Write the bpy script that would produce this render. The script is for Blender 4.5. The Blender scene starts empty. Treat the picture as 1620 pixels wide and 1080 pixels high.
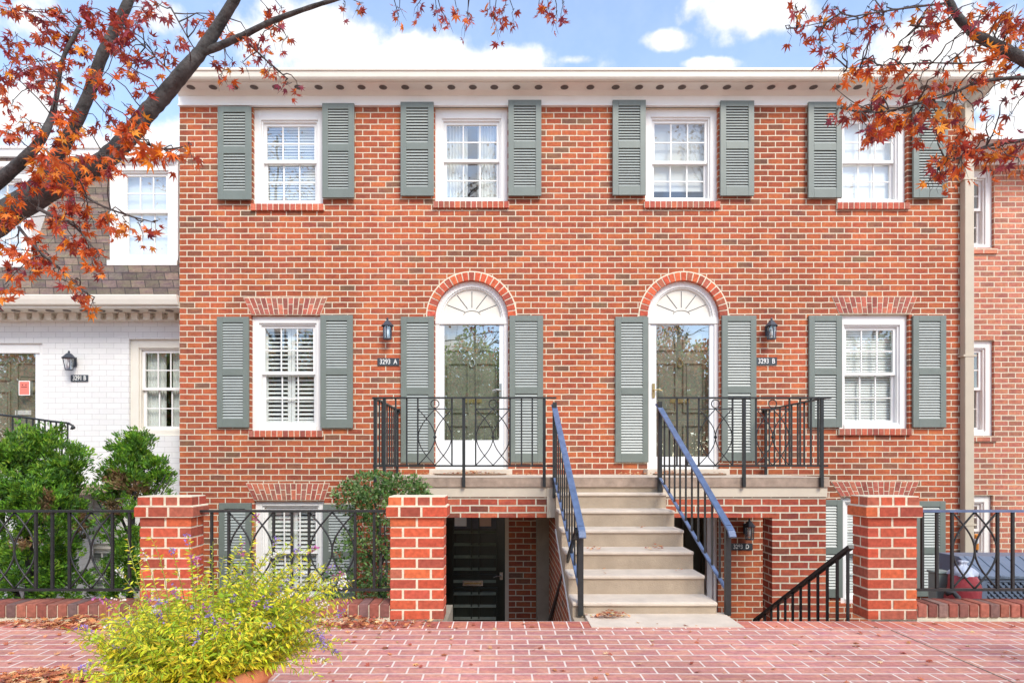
import bpy, math, random
from math import sin, cos, pi, radians, sqrt, atan2
from mathutils import Vector, Matrix
random.seed(7)
sc = bpy.context.scene
COL = sc.collection
R = random.random
def U(a, b): return random.uniform(a, b)

# ------------------------------------------------------------------ camera frame of reference
F = 960.0; XV = 795.0; YH = 733.0; EYE = 1.207; DF = 8.0      # focal length in pixels, vanishing point, eye height, distance to the facade
def FX(px, d=DF): return (px - XV) * d / F
def FZ(py, d=DF): return EYE + (YH - py) * d / F
def P(px, py, d): return Vector((FX(px, d), d - DF, FZ(py, d)))

# ------------------------------------------------------------------ materials
def new_mat(name):
    m = bpy.data.materials.new(name); m.use_nodes = True
    nt = m.node_tree; b = nt.nodes['Principled BSDF']
    return m, nt, b
def N(nt, t, **kw):
    n = nt.nodes.new(t)
    for k, v in kw.items():
        if k in n.inputs: n.inputs[k].default_value = v
        else: setattr(n, k, v)
    return n
def L(nt, a, b): nt.links.new(a, b)
def rgb(c): return (c[0], c[1], c[2], 1)
def ramp(nt, fac, stops, interp='LINEAR'):
    r = nt.nodes.new('ShaderNodeValToRGB'); r.color_ramp.interpolation = interp
    e = r.color_ramp.elements
    while len(e) < len(stops): e.new(0.5)
    for i, (p, c) in enumerate(stops):
        e[i].position = p; e[i].color = rgb(c)
    L(nt, fac, r.inputs[0]); return r
def plain(name, col, rough=0.6, var=0.15, scale=6, bump=0.1, bscale=60, metal=0, spec=0.5):
    """solid material with soft mottling and a fine bump"""
    m, nt, b = new_mat(name)
    tc = N(nt, 'ShaderNodeTexCoord')
    n = N(nt, 'ShaderNodeTexNoise', Scale=scale, Detail=6.0, Roughness=0.6); L(nt, tc.outputs['Object'], n.inputs['Vector'])
    lo = [c * (1 - var) for c in col]; hi = [min(1, c * (1 + var)) for c in col]
    r = ramp(nt, n.outputs['Fac'], [(0.3, lo), (0.7, hi)])
    L(nt, r.outputs[0], b.inputs['Base Color'])
    b.inputs['Roughness'].default_value = rough; b.inputs['Metallic'].default_value = metal
    b.inputs['Specular IOR Level'].default_value = spec
    if bump:
        n2 = N(nt, 'ShaderNodeTexNoise', Scale=bscale, Detail=4.0); L(nt, tc.outputs['Object'], n2.inputs['Vector'])
        bp = N(nt, 'ShaderNodeBump', Strength=bump, Distance=0.01); L(nt, n2.outputs['Fac'], bp.inputs['Height'])
        L(nt, bp.outputs[0], b.inputs['Normal'])
    return m
def attr_mat(name, rough=0.6, translucent=0.0, var=0.25, scale=30, bump=0.2, spec=0.4):
    """base colour from the mesh's own 'col' attribute (each brick / leaf its own tone)"""
    m, nt, b = new_mat(name)
    a = N(nt, 'ShaderNodeAttribute', attribute_name='col')
    tc = N(nt, 'ShaderNodeTexCoord')
    n = N(nt, 'ShaderNodeTexNoise', Scale=scale, Detail=5.0); L(nt, tc.outputs['Object'], n.inputs['Vector'])
    r = ramp(nt, n.outputs['Fac'], [(0.3, (1 - var,) * 3), (0.7, (1 + var,) * 3)])
    mx = N(nt, 'ShaderNodeMix', data_type='RGBA', blend_type='MULTIPLY'); mx.inputs[0].default_value = 1
    L(nt, a.outputs['Color'], mx.inputs[6]); L(nt, r.outputs[0], mx.inputs[7])
    L(nt, mx.outputs[2], b.inputs['Base Color'])
    b.inputs['Roughness'].default_value = rough; b.inputs['Specular IOR Level'].default_value = spec
    if bump:
        bp = N(nt, 'ShaderNodeBump', Strength=bump, Distance=0.004); L(nt, n.outputs['Fac'], bp.inputs['Height'])
        L(nt, bp.outputs[0], b.inputs['Normal'])
    if translucent:
        t = N(nt, 'ShaderNodeBsdfTranslucent'); L(nt, mx.outputs[2], t.inputs['Color'])
        ms = N(nt, 'ShaderNodeMixShader'); ms.inputs[0].default_value = translucent
        out = nt.nodes['Material Output']
        L(nt, b.outputs[0], ms.inputs[1]); L(nt, t.outputs[0], ms.inputs[2]); L(nt, ms.outputs[0], out.inputs[0])
    return m
def brick_mat(name, w, h, stops, mortar, joint=0.007, horiz=True, bump=0.5, tone=0.15, offset=(0.05, 0.03), squash=None, rim=0.25, rough=0.85, mottle=1.0):
    """running-bond brick: horiz=True for walls (u = x+y, v = z), False for paving (u = x, v = y)"""
    m, nt, b = new_mat(name)
    tc = N(nt, 'ShaderNodeTexCoord'); sp = N(nt, 'ShaderNodeSeparateXYZ'); L(nt, tc.outputs['Object'], sp.inputs[0])
    cb = N(nt, 'ShaderNodeCombineXYZ')
    def add(s, k):
        a = N(nt, 'ShaderNodeMath', operation='ADD'); L(nt, s, a.inputs[0])
        if isinstance(k, float): a.inputs[1].default_value = k
        else: L(nt, k, a.inputs[1])
        return a.outputs[0]
    # slight wander of the joints so courses are not ruler straight
    wob = N(nt, 'ShaderNodeTexNoise', Scale=3.0, Detail=3.0); L(nt, tc.outputs['Object'], wob.inputs['Vector'])
    wm = N(nt, 'ShaderNodeMath', operation='MULTIPLY_ADD'); L(nt, wob.outputs['Fac'], wm.inputs[0]); wm.inputs[1].default_value = 0.012; wm.inputs[2].default_value = -0.006
    if horiz:
        u = add(add(sp.outputs['X'], sp.outputs['Y']), 20.0 + offset[0]); v = add(sp.outputs['Z'], 10.0 + offset[1])
    else:
        u = add(sp.outputs['X'], 200.0 + offset[0]); v = add(sp.outputs['Y'], 200.0 + offset[1])
    u = add(u, wm.outputs[0]); v = add(v, wm.outputs[0])
    L(nt, u, cb.inputs[0]); L(nt, v, cb.inputs[1])
    def brick(j, smooth):
        t = N(nt, 'ShaderNodeTexBrick', offset=0.5 if squash is None else squash, offset_frequency=2, squash=1.0)
        t.inputs['Color1'].default_value = (0, 0, 0, 1); t.inputs['Color2'].default_value = (1, 1, 1, 1)
        t.inputs['Scale'].default_value = 1; t.inputs['Mortar Size'].default_value = j; t.inputs['Mortar Smooth'].default_value = smooth
        t.inputs['Brick Width'].default_value = w; t.inputs['Row Height'].default_value = h; t.inputs['Bias'].default_value = 0
        L(nt, cb.outputs[0], t.inputs['Vector']); return t
    t1 = brick(joint, 0.05); t2 = brick(joint + 0.008, 1.0)
    rr = ramp(nt, t1.outputs['Color'], stops)
    st = N(nt, 'ShaderNodeMapping'); st.inputs['Scale'].default_value = (5, 5, 16) if horiz else (5, 14, 5); L(nt, tc.outputs['Object'], st.inputs[0])
    n3 = N(nt, 'ShaderNodeTexNoise', Scale=1.0, Detail=5.0, Roughness=0.65); L(nt, st.outputs[0], n3.inputs['Vector'])
    n = N(nt, 'ShaderNodeTexNoise', Scale=28.0, Detail=8.0, Roughness=0.7); L(nt, tc.outputs['Object'], n.inputs['Vector'])
    n2 = N(nt, 'ShaderNodeTexNoise', Scale=0.7, Detail=4.0); L(nt, tc.outputs['Object'], n2.inputs['Vector'])
    g1 = ramp(nt, n.outputs['Fac'], [(0.3, (1 - 0.28 * mottle,) * 3), (0.72, (1 + 0.22 * mottle,) * 3)])
    g2 = ramp(nt, n2.outputs['Fac'], [(0.35, (1 - tone,) * 3), (0.65, (1 + tone,) * 3)])
    def mul(a, c):
        x = N(nt, 'ShaderNodeMix', data_type='RGBA', blend_type='MULTIPLY'); x.inputs[0].default_value = 1
        L(nt, a, x.inputs[6]); L(nt, c, x.inputs[7]); return x.outputs[2]
    g3 = ramp(nt, n3.outputs['Fac'], [(0.3, (1 - 0.2 * mottle, 1 - 0.28 * mottle, 1 - 0.05 * mottle)), (0.5, (1, 1, 1)), (0.7, (1 + 0.12 * mottle, 1 + 0.3 * mottle, 1 + 0.05 * mottle))])
    c = mul(mul(mul(rr.outputs[0], g1.outputs[0]), g2.outputs[0]), g3.outputs[0])
    sm_ = N(nt, 'ShaderNodeMapping'); sm_.inputs['Scale'].default_value = (2.2, 2.2, 0.35) if horiz else (0.5, 1.4, 1.0); L(nt, tc.outputs['Object'], sm_.inputs[0])
    n4 = N(nt, 'ShaderNodeTexNoise', Scale=1.0, Detail=6.0, Roughness=0.6); L(nt, sm_.outputs[0], n4.inputs['Vector'])
    g4 = ramp(nt, n4.outputs['Fac'], [(0.32, (1 - 0.17 * mottle,) * 3), (0.6, (1 + 0.06 * mottle,) * 3)]); c = mul(c, g4.outputs[0])
    rimr = ramp(nt, t2.outputs['Fac'], [(0.0, (1, 1, 1)), (1.0, (1 - rim,) * 3)]); c = mul(c, rimr.outputs[0])
    mo = ramp(nt, n.outputs['Fac'], [(0.3, [x * 0.8 for x in mortar]), (0.7, mortar)])
    mx = N(nt, 'ShaderNodeMix', data_type='RGBA'); L(nt, t1.outputs['Fac'], mx.inputs[0]); L(nt, c, mx.inputs[6]); L(nt, mo.outputs[0], mx.inputs[7])
    L(nt, mx.outputs[2], b.inputs['Base Color']); b.inputs['Roughness'].default_value = rough; b.inputs['Specular IOR Level'].default_value = 0.25
    hm = N(nt, 'ShaderNodeMath', operation='MULTIPLY_ADD'); L(nt, t1.outputs['Fac'], hm.inputs[0]); hm.inputs[1].default_value = -1.0
    hn = N(nt, 'ShaderNodeMath', operation='MULTIPLY'); L(nt, n.outputs['Fac'], hn.inputs[0]); hn.inputs[1].default_value = 0.45
    L(nt, hn.outputs[0], hm.inputs[2])
    bp = N(nt, 'ShaderNodeBump', Strength=bump, Distance=0.008); L(nt, hm.outputs[0], bp.inputs['Height']); L(nt, bp.outputs[0], b.inputs['Normal'])
    return m
def glass_mat(name, refl, tint=(0.93, 0.96, 0.95), rough=0.0, wav=0.0):
    m, nt, b = new_mat(name); nt.nodes.remove(b); out = nt.nodes['Material Output']
    tr = N(nt, 'ShaderNodeBsdfTransparent'); tr.inputs[0].default_value = rgb(tint)
    gl = N(nt, 'ShaderNodeBsdfGlossy'); gl.inputs['Roughness'].default_value = rough; gl.inputs['Color'].default_value = (0.95, 0.97, 0.97, 1)
    lw = N(nt, 'ShaderNodeLayerWeight', Blend=0.5); pw = N(nt, 'ShaderNodeMath', operation='POWER'); L(nt, lw.outputs['Facing'], pw.inputs[0]); pw.inputs[1].default_value = 5.0
    ad = N(nt, 'ShaderNodeMath', operation='MULTIPLY_ADD', use_clamp=True); L(nt, pw.outputs[0], ad.inputs[0]); ad.inputs[1].default_value = 0.9 - refl; ad.inputs[2].default_value = refl + 0.05
    if wav:
        tc = N(nt, 'ShaderNodeTexCoord'); n = N(nt, 'ShaderNodeTexNoise', Scale=2.2, Detail=1.0); L(nt, tc.outputs['Object'], n.inputs['Vector'])
        bp = N(nt, 'ShaderNodeBump', Strength=wav, Distance=0.02); L(nt, n.outputs['Fac'], bp.inputs['Height']); L(nt, bp.outputs[0], gl.inputs['Normal'])
    ms = N(nt, 'ShaderNodeMixShader'); L(nt, ad.outputs[0], ms.inputs[0]); L(nt, tr.outputs[0], ms.inputs[1]); L(nt, gl.outputs[0], ms.inputs[2])
    L(nt, ms.outputs[0], out.inputs[0]); return m

RED = [(0.0, (0.20, 0.105, 0.066)), (0.05, (0.26, 0.10, 0.06)), (0.14, (0.32, 0.092, 0.050)), (0.3, (0.37, 0.090, 0.046)), (0.5, (0.41, 0.099, 0.047)), (0.7, (0.44, 0.112, 0.049)), (0.9, (0.48, 0.132, 0.054)), (1.0, (0.37, 0.100, 0.057))]
PINK = [(0.0, (0.34, 0.15, 0.11)), (0.2, (0.46, 0.17, 0.115)), (0.6, (0.53, 0.19, 0.125)), (1.0, (0.58, 0.23, 0.15))]
MORTAR = (0.74, 0.64, 0.49)
M = {}
M['brick'] = brick_mat('facade_brick', 0.2015, 0.0757, RED, MORTAR, joint=0.0064, rim=0.32, bump=0.4, tone=0.17)
M['brick_far'] = brick_mat('neighbour_brick', 0.2015, 0.0757, PINK, MORTAR, joint=0.0075)
M['brick_white'] = brick_mat('painted_brick', 0.2015, 0.0757, [(0, (0.70, 0.695, 0.69)), (1, (0.74, 0.735, 0.73))], (0.56, 0.55, 0.55), joint=0.0028, bump=0.18, tone=0.03, rim=0.0, mottle=0.08)
M['porch_brick'] = brick_mat('porch_brick', 0.2025, 0.0757, [(0.0, (0.20, 0.075, 0.05)), (0.3, (0.36, 0.075, 0.048)), (0.7, (0.46, 0.10, 0.055)), (1.0, (0.52, 0.14, 0.075))], (0.70, 0.63, 0.50), joint=0.0075)
M['paver'] = brick_mat('pavement_paver', 0.207, 0.113, [(0.0, (0.50, 0.225, 0.19)), (0.4, (0.57, 0.26, 0.218)), (0.8, (0.62, 0.285, 0.233)), (1.0, (0.56, 0.23, 0.195))], (0.80, 0.67, 0.60), joint=0.0058, horiz=False, bump=0.35, tone=0.14, offset=(0.0, 0.0), rim=0.15)
M['paver_edge'] = brick_mat('pavement_edge_paver', 0.1075, 0.207, [(0.0, (0.50, 0.16, 0.12)), (1.0, (0.62, 0.23, 0.16))], (0.86, 0.74, 0.68), joint=0.005, horiz=False, bump=0.35, squash=0.0, offset=(0.0, 0.0), rim=0.15)
M['brick_unit'] = attr_mat('loose_laid_brick', rough=0.85, var=0.22, scale=30, bump=0.5, spec=0.25)
M['mortar'] = plain('mortar', (0.73, 0.66, 0.51), 0.9, 0.12, 20, 0.3)
M['white'] = plain('white_trim_paint', (0.83, 0.82, 0.80), 0.45, 0.03, 4, 0.03)
M['cool_white'] = plain('white_door_enamel', (0.80, 0.82, 0.85), 0.3, 0.02, 4, 0)
M['cream'] = plain('cream_trim_paint', (0.74, 0.70, 0.62), 0.5, 0.04, 4, 0.04)
M['soffit'] = plain('soffit_paint', (0.80, 0.755, 0.68), 0.6, 0.04, 3, 0.03)
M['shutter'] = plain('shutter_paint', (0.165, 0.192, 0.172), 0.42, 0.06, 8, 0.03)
M['louvre'] = plain('sky_lit_louvre_paint', (0.34, 0.37, 0.352), 0.35, 0.05, 8, 0.03)  # lighter than the frame: sky reflection on the slats put into the colour
M['iron'] = plain('black_iron_paint', (0.022, 0.026, 0.028), 0.38, 0.2, 20, 0.1, spec=0.5)
M['rail_cap'] = plain('sky_tinted_rail_paint', (0.10, 0.15, 0.27), 0.3, 0.25, 14, 0.08, spec=0.6)  # black paint with the sky's blue reflection put into its colour
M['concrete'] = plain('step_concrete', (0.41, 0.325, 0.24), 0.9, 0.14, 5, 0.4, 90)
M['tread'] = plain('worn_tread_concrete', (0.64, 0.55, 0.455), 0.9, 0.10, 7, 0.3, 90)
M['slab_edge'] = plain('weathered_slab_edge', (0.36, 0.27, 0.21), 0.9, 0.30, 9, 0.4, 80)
M['beige'] = plain('beige_band_paint', (0.62, 0.54, 0.43), 0.6, 0.06, 4, 0.05)
M['retain'] = plain('areaway_concrete', (0.30, 0.26, 0.20), 0.9, 0.2, 4, 0.3)
M['shingle'] = brick_mat('slate_shingle', 0.19, 0.115, [(0.0, (0.13, 0.10, 0.085)), (0.4, (0.19, 0.14, 0.115)), (0.7, (0.25, 0.175, 0.14)), (1.0, (0.16, 0.13, 0.115))], (0.055, 0.05, 0.05), joint=0.004, bump=0.8, tone=0.15)
M['roof'] = plain('dark_roofing', (0.08, 0.07, 0.065), 0.9, 0.2, 8, 0.3)
M['gutter'] = plain('gutter_paint', (0.70, 0.645, 0.56), 0.4, 0.03, 4, 0.02)
M['spout'] = plain('tan_downspout_paint', (0.52, 0.45, 0.35), 0.45, 0.05, 4, 0.03)
M['vent'] = plain('vent_mesh', (0.20, 0.175, 0.16), 0.7, 0.2, 60, 0.3)
M['door'] = plain('dark_green_door_paint', (0.26, 0.26, 0.20), 0.35, 0.2, 5, 0.05)
M['black_door'] = plain('black_door_paint', (0.022, 0.03, 0.022), 0.3, 0.2, 5, 0.05)
M['door_reflection'] = plain('mirrored_step_streak', (0.13, 0.15, 0.105), 0.4, 0.3, 7, 0.05)
M['brass'] = plain('brass', (0.62, 0.47, 0.22), 0.3, 0.1, 20, 0.05, metal=1)
M['steel'] = plain('dull_chrome', (0.62, 0.62, 0.60), 0.25, 0.1, 20, 0.03, metal=1)
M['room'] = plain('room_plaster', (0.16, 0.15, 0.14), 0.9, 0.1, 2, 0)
M['blind'] = plain('white_blind', (0.84, 0.84, 0.83), 0.5, 0.02, 4, 0)
M['shade'] = plain('white_shade_cloth', (0.58, 0.58, 0.575), 0.6, 0.02, 3, 0.02)
M['curtain'] = plain('pale_curtain_cloth', (0.78, 0.79, 0.77), 0.8, 0.05, 3, 0.05)
M['glass'] = glass_mat('window_glass', 0.10, wav=0.05)
M['glass_up'] = glass_mat('upper_window_glass', 0.24, wav=0.06)
M['glass_door'] = glass_mat('storm_door_glass', 0.26, wav=0.05)
M['glass_base'] = glass_mat('basement_door_glass', 0.14, wav=0.05)
M['lamp_glass'] = glass_mat('lantern_glass', 0.12, (0.9, 0.95, 0.97))
M['bulb'] = plain('frosted_bulb', (0.9, 0.9, 0.88), 0.3, 0, 4, 0)
M['lantern'] = plain('lantern_metal', (0.045, 0.055, 0.075), 0.4, 0.2, 20, 0.1)
M['plate'] = plain('number_plate_enamel', (0.045, 0.055, 0.065), 0.4, 0.1, 20, 0.03)
M['letter'] = plain('number_plate_lettering', (0.82, 0.82, 0.80), 0.5, 0, 4, 0)
M['bark'] = plain('maple_bark', (0.062, 0.057, 0.055), 0.9, 0.6, 16, 1.0, 40)
M['twig'] = plain('maple_twig', (0.07, 0.055, 0.05), 0.8, 0.2, 20, 0.2)
M['leaf'] = attr_mat('maple_leaf', 0.5, 0.35, 0.18, 25, 0.1)
M['green'] = attr_mat('shrub_leaf', 0.5, 0.25, 0.2, 12, 0.1)
M['petal'] = attr_mat('flower_petal', 0.6, 0.3, 0.1, 12, 0)
M['litter'] = attr_mat('dry_leaf', 0.7, 0.15, 0.2, 25, 0.1)
M['terracotta'] = plain('terracotta', (0.62, 0.22, 0.10), 0.7, 0.10, 6, 0.12)
M['soil'] = plain('soil', (0.06, 0.045, 0.035), 0.95, 0.3, 12, 0.6, 40)
M['mat'] = plain('coir_mat', (0.20, 0.12, 0.07), 0.95, 0.25, 40, 0.5, 150)
M['paper'] = plain('white_paper', (0.85, 0.84, 0.82), 0.7, 0.02, 10, 0)
M['pink'] = plain('pink_paper', (0.85, 0.20, 0.16), 0.7, 0.03, 10, 0)
M['ink'] = plain('black_ink', (0.02, 0.02, 0.02), 0.7, 0, 10, 0)
M['tanpaper'] = plain('tan_paper', (0.62, 0.42, 0.32), 0.7, 0.03, 10, 0)
M['bin'] = plain('blue_grey_plastic', (0.14, 0.18, 0.25), 0.45, 0.08, 6, 0.05)
M['dark_plastic_and_gap_shade'] = plain('dark_plastic_and_gap_shade', (0.04, 0.05, 0.07), 0.5, 0.1, 6, 0.05)
M['red_bag'] = plain('red_plastic_bag', (0.36, 0.045, 0.055), 0.35, 0.15, 9, 0.5, 22)
M['pale_bag'] = plain('pale_blue_bag', (0.50, 0.56, 0.68), 0.4, 0.2, 14, 0.5, 30)
M['orange'] = plain('orange_plastic', (0.85, 0.30, 0.05), 0.4, 0.05, 6, 0)
M['green_box'] = plain('grey_green_plastic', (0.22, 0.27, 0.25), 0.5, 0.05, 6, 0)
M['hose'] = plain('black_hose', (0.03, 0.03, 0.035), 0.5, 0.1, 9, 0.05)
M['earth'] = plain('garden_ground', (0.12, 0.09, 0.065), 0.95, 0.35, 3, 0.6, 20)

# ------------------------------------------------------------------ mesh builder
class MB:
    def __init__(s): s.v = []; s.f = []; s.mi = []; s.c = []; s.cur = (0.5, 0.5, 0.5); s.m = 0; s.sm = []; s.smooth = False
    def add(s, vs, fs):
        o = len(s.v); s.v += [tuple(p) for p in vs]; s.c += [s.cur] * len(vs)
        for f in fs: s.f.append([i + o for i in f]); s.mi.append(s.m); s.sm.append(s.smooth)
    def box(s, x0, x1, y0, y1, z0, z1):
        s.add([(x0, y0, z0), (x1, y0, z0), (x1, y1, z0), (x0, y1, z0), (x0, y0, z1), (x1, y0, z1), (x1, y1, z1), (x0, y1, z1)],
              [(0, 3, 2, 1), (4, 5, 6, 7), (0, 1, 5, 4), (1, 2, 6, 5), (2, 3, 7, 6), (3, 0, 4, 7)])
    def poly(s, pts): s.add(pts, [list(range(len(pts)))])
    def prism_y(s, pts, y0, y1):
        """pts: (x, z) outline pushed from y0 to y1"""
        n = len(pts)
        s.add([(p[0], y0, p[1]) for p in pts] + [(p[0], y1, p[1]) for p in pts],
              [list(range(n)), list(range(2 * n - 1, n - 1, -1))] + [(i, i + n, (i + 1) % n + n, (i + 1) % n) for i in range(n)])
    def prism_x(s, pts, x0, x1):
        """pts: (y, z) outline pushed from x0 to x1"""
        n = len(pts)
        s.add([(x0, p[0], p[1]) for p in pts] + [(x1, p[0], p[1]) for p in pts],
              [list(range(n)), list(range(2 * n - 1, n - 1, -1))] + [(i, i + n, (i + 1) % n + n, (i + 1) % n) for i in range(n)])
    def bar(s, a, b, w, h=None, up=(0, 0, 1)):
        """rectangular bar from a to b, w across, h along 'up'"""
        h = w if h is None else h
        a = Vector(a); b = Vector(b); d = (b - a).normalized(); up = Vector(up)
        if abs(d.dot(up)) > 0.95: up = Vector((0, 1, 0))
        sd = d.cross(up).normalized(); u2 = sd.cross(d).normalized()
        q = [sd * (i * w / 2) + u2 * (j * h / 2) for i, j in ((-1, -1), (1, -1), (1, 1), (-1, 1))]
        s.add([a + k for k in q] + [b + k for k in q], [(0, 3, 2, 1), (4, 5, 6, 7), (0, 1, 5, 4), (1, 2, 6, 5), (2, 3, 7, 6), (3, 0, 4, 7)])
    def tube(s, pts, r, n=6, caps=True):
        pts = [Vector(p) for p in pts]; rs = r if isinstance(r, (list, tuple)) else [r] * len(pts)
        t0 = (pts[1] - pts[0]).normalized(); ref = Vector((0, 0, 1)) if abs(t0.z) < 0.9 else Vector((1, 0, 0))
        vs = []; nrm = t0.cross(ref).normalized()
        for i, p in enumerate(pts):
            t = (pts[min(i + 1, len(pts) - 1)] - pts[max(i - 1, 0)]).normalized()
            nrm = (nrm - t * nrm.dot(t)).normalized(); bn = t.cross(nrm)
            for k in range(n):
                a = 2 * pi * k / n; vs.append(p + (nrm * cos(a) + bn * sin(a)) * rs[i])
        fs = [(i * n + k, i * n + (k + 1) % n, (i + 1) * n + (k + 1) % n, (i + 1) * n + k) for i in range(len(pts) - 1) for k in range(n)]
        if caps: fs += [list(range(n - 1, -1, -1)), list(range((len(pts) - 1) * n, len(pts) * n))]
        s.add(vs, fs)
    def lathe(s, prof, cx, cy, n=24):
        vs = [(cx + r * cos(2 * pi * k / n), cy + r * sin(2 * pi * k / n), z) for r, z in prof for k in range(n)]
        fs = [(i * n + k, i * n + (k + 1) % n, (i + 1) * n + (k + 1) % n, (i + 1) * n + k) for i in range(len(prof) - 1) for k in range(n)]
        s.add(vs, fs)
    def ball(s, c, r, n=8, sz=1.0):
        prof = [(max(1e-4, r * sin(pi * i / n)), c[2] - sz * r * cos(pi * i / n)) for i in range(n + 1)]; s.lathe(prof, c[0], c[1], n * 2)
    def build(s, name, mats, parent=None, bevel=0, sub=None):
        me = bpy.data.meshes.new(name)
        off = world_loc(parent) if parent is not None else Vector((0, 0, 0))
        me.from_pydata([(x - off.x, y - off.y, z - off.z) for x, y, z in s.v], [], s.f)
        if not isinstance(mats, (list, tuple)): mats = [mats]
        for m in mats: me.materials.append(m)
        if len(mats) > 1: me.polygons.foreach_set('material_index', s.mi)
        me.polygons.foreach_set('use_smooth', s.sm)
        at = me.color_attributes.new('col', 'FLOAT_COLOR', 'POINT')
        at.data.foreach_set('color', [k for c in s.c for k in (c[0], c[1], c[2], 1.0)])
        me.update()
        o = bpy.data.objects.new(name, me); COL.objects.link(o)
        if parent is not None: o.parent = parent
        if bevel:
            b = o.modifiers.new('edge', 'BEVEL'); b.width = bevel; b.segments = 2; b.limit_method = 'ANGLE'
        return o
def world_loc(o):
    v = Vector((0, 0, 0))
    while o is not None: v += o.location; o = o.parent
    return v
def tag(o, label=None, cat=None, group=None, kind=None):
    if label: o['label'] = label
    if cat: o['category'] = cat
    if group: o['group'] = group
    if kind: o['kind'] = kind
    return o
def thing(name, label, cat, loc=(0, 0, 0), group=None):
    o = bpy.data.objects.new(name, None); COL.objects.link(o); o.location = loc; o.empty_display_size = 0.2
    return tag(o, label, cat, group)
def struct(name, mb, mats): return tag(mb.build(name, mats), kind='structure')
def text(name, body, x, y, z, size, m, parent, sx=0.8):
    cu = bpy.data.curves.new(name, 'FONT'); cu.body = body; cu.size = size; cu.align_x = 'CENTER'; cu.align_y = 'CENTER'; cu.extrude = 0.001; cu.offset = 0.0008
    t = bpy.data.objects.new(name, cu); COL.objects.link(t)
    me = bpy.data.meshes.new_from_object(t.evaluated_get(bpy.context.evaluated_depsgraph_get())); bpy.data.objects.remove(t)
    me.materials.clear(); me.materials.append(m)
    o = bpy.data.objects.new(name, me); COL.objects.link(o); o.parent = parent
    off = world_loc(parent); o.location = (x - off.x, y - off.y, z - off.z); o.rotation_euler = (pi / 2, 0, 0); o.scale = (sx, 1, 1)
    return o
def lerp(a, b, t): return a + (b - a) * t
def jit(c, a): k = 1 + U(-a, a); return tuple(max(0.0, x * k * (1 + U(-a, a) * 0.4)) for x in c)
BR = [(0.56, 0.115, 0.055), (0.50, 0.095, 0.050), (0.60, 0.14, 0.060), (0.36, 0.085, 0.055), (0.48, 0.10, 0.06), (0.40, 0.12, 0.075)]
def brickc(dull=0.0):
    c = random.choice(BR); g = sum(c) / 3 * 0.8
    return jit(tuple(lerp(x, g, dull) for x in c), 0.12)

def wall_sheet(mb, x0, x1, z0, z1, y, holes, depth):
    """wall front at y with openings (hx0, hx1, hz0, hz1, arch?) whose brick returns go back by depth"""
    xs = sorted({x0, x1, *[h[0] for h in holes], *[h[1] for h in holes]}); zs = sorted({z0, z1, *[h[2] for h in holes], *[h[3] for h in holes]})
    xs = [x for x in xs if x0 <= x <= x1]; zs = [z for z in zs if z0 <= z <= z1]
    for i in range(len(xs) - 1):
        for j in range(len(zs) - 1):
            cx = (xs[i] + xs[i + 1]) / 2; cz = (zs[j] + zs[j + 1]) / 2
            if any(h[0] < cx < h[1] and h[2] < cz < h[3] for h in holes): continue
            mb.poly([(xs[i], y, zs[j]), (xs[i + 1], y, zs[j]), (xs[i + 1], y, zs[j + 1]), (xs[i], y, zs[j + 1])])
    for h in holes:
        a, b, c, d = h[:4]
        if len(h) > 4:
            r = (b - a) / 2; cx = (a + b) / 2; sp = d - r; n = 24
            arc = [(cx - r * cos(pi * k / n), sp + r * sin(pi * k / n)) for k in range(n + 1)]
            for k in range(n):
                p, q = arc[k], arc[k + 1]
                mb.poly([(p[0], y, p[1]), (q[0], y, q[1]), (q[0], y, d), (p[0], y, d)])
                mb.poly([(p[0], y, p[1]), (q[0], y, q[1]), (q[0], y + depth, q[1]), (p[0], y + depth, p[1])])
            top = sp
        else:
            top = d; mb.poly([(a, y, d), (b, y, d), (b, y + depth, d), (a, y + depth, d)])
        mb.poly([(a, y, c), (a, y, top), (a, y + depth, top), (a, y + depth, c)])
        mb.poly([(b, y, c), (b, y, top), (b, y + depth, top), (b, y + depth, c)])
        mb.poly([(a, y, c), (b, y, c), (b, y + depth, c), (a, y + depth, c)])

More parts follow.
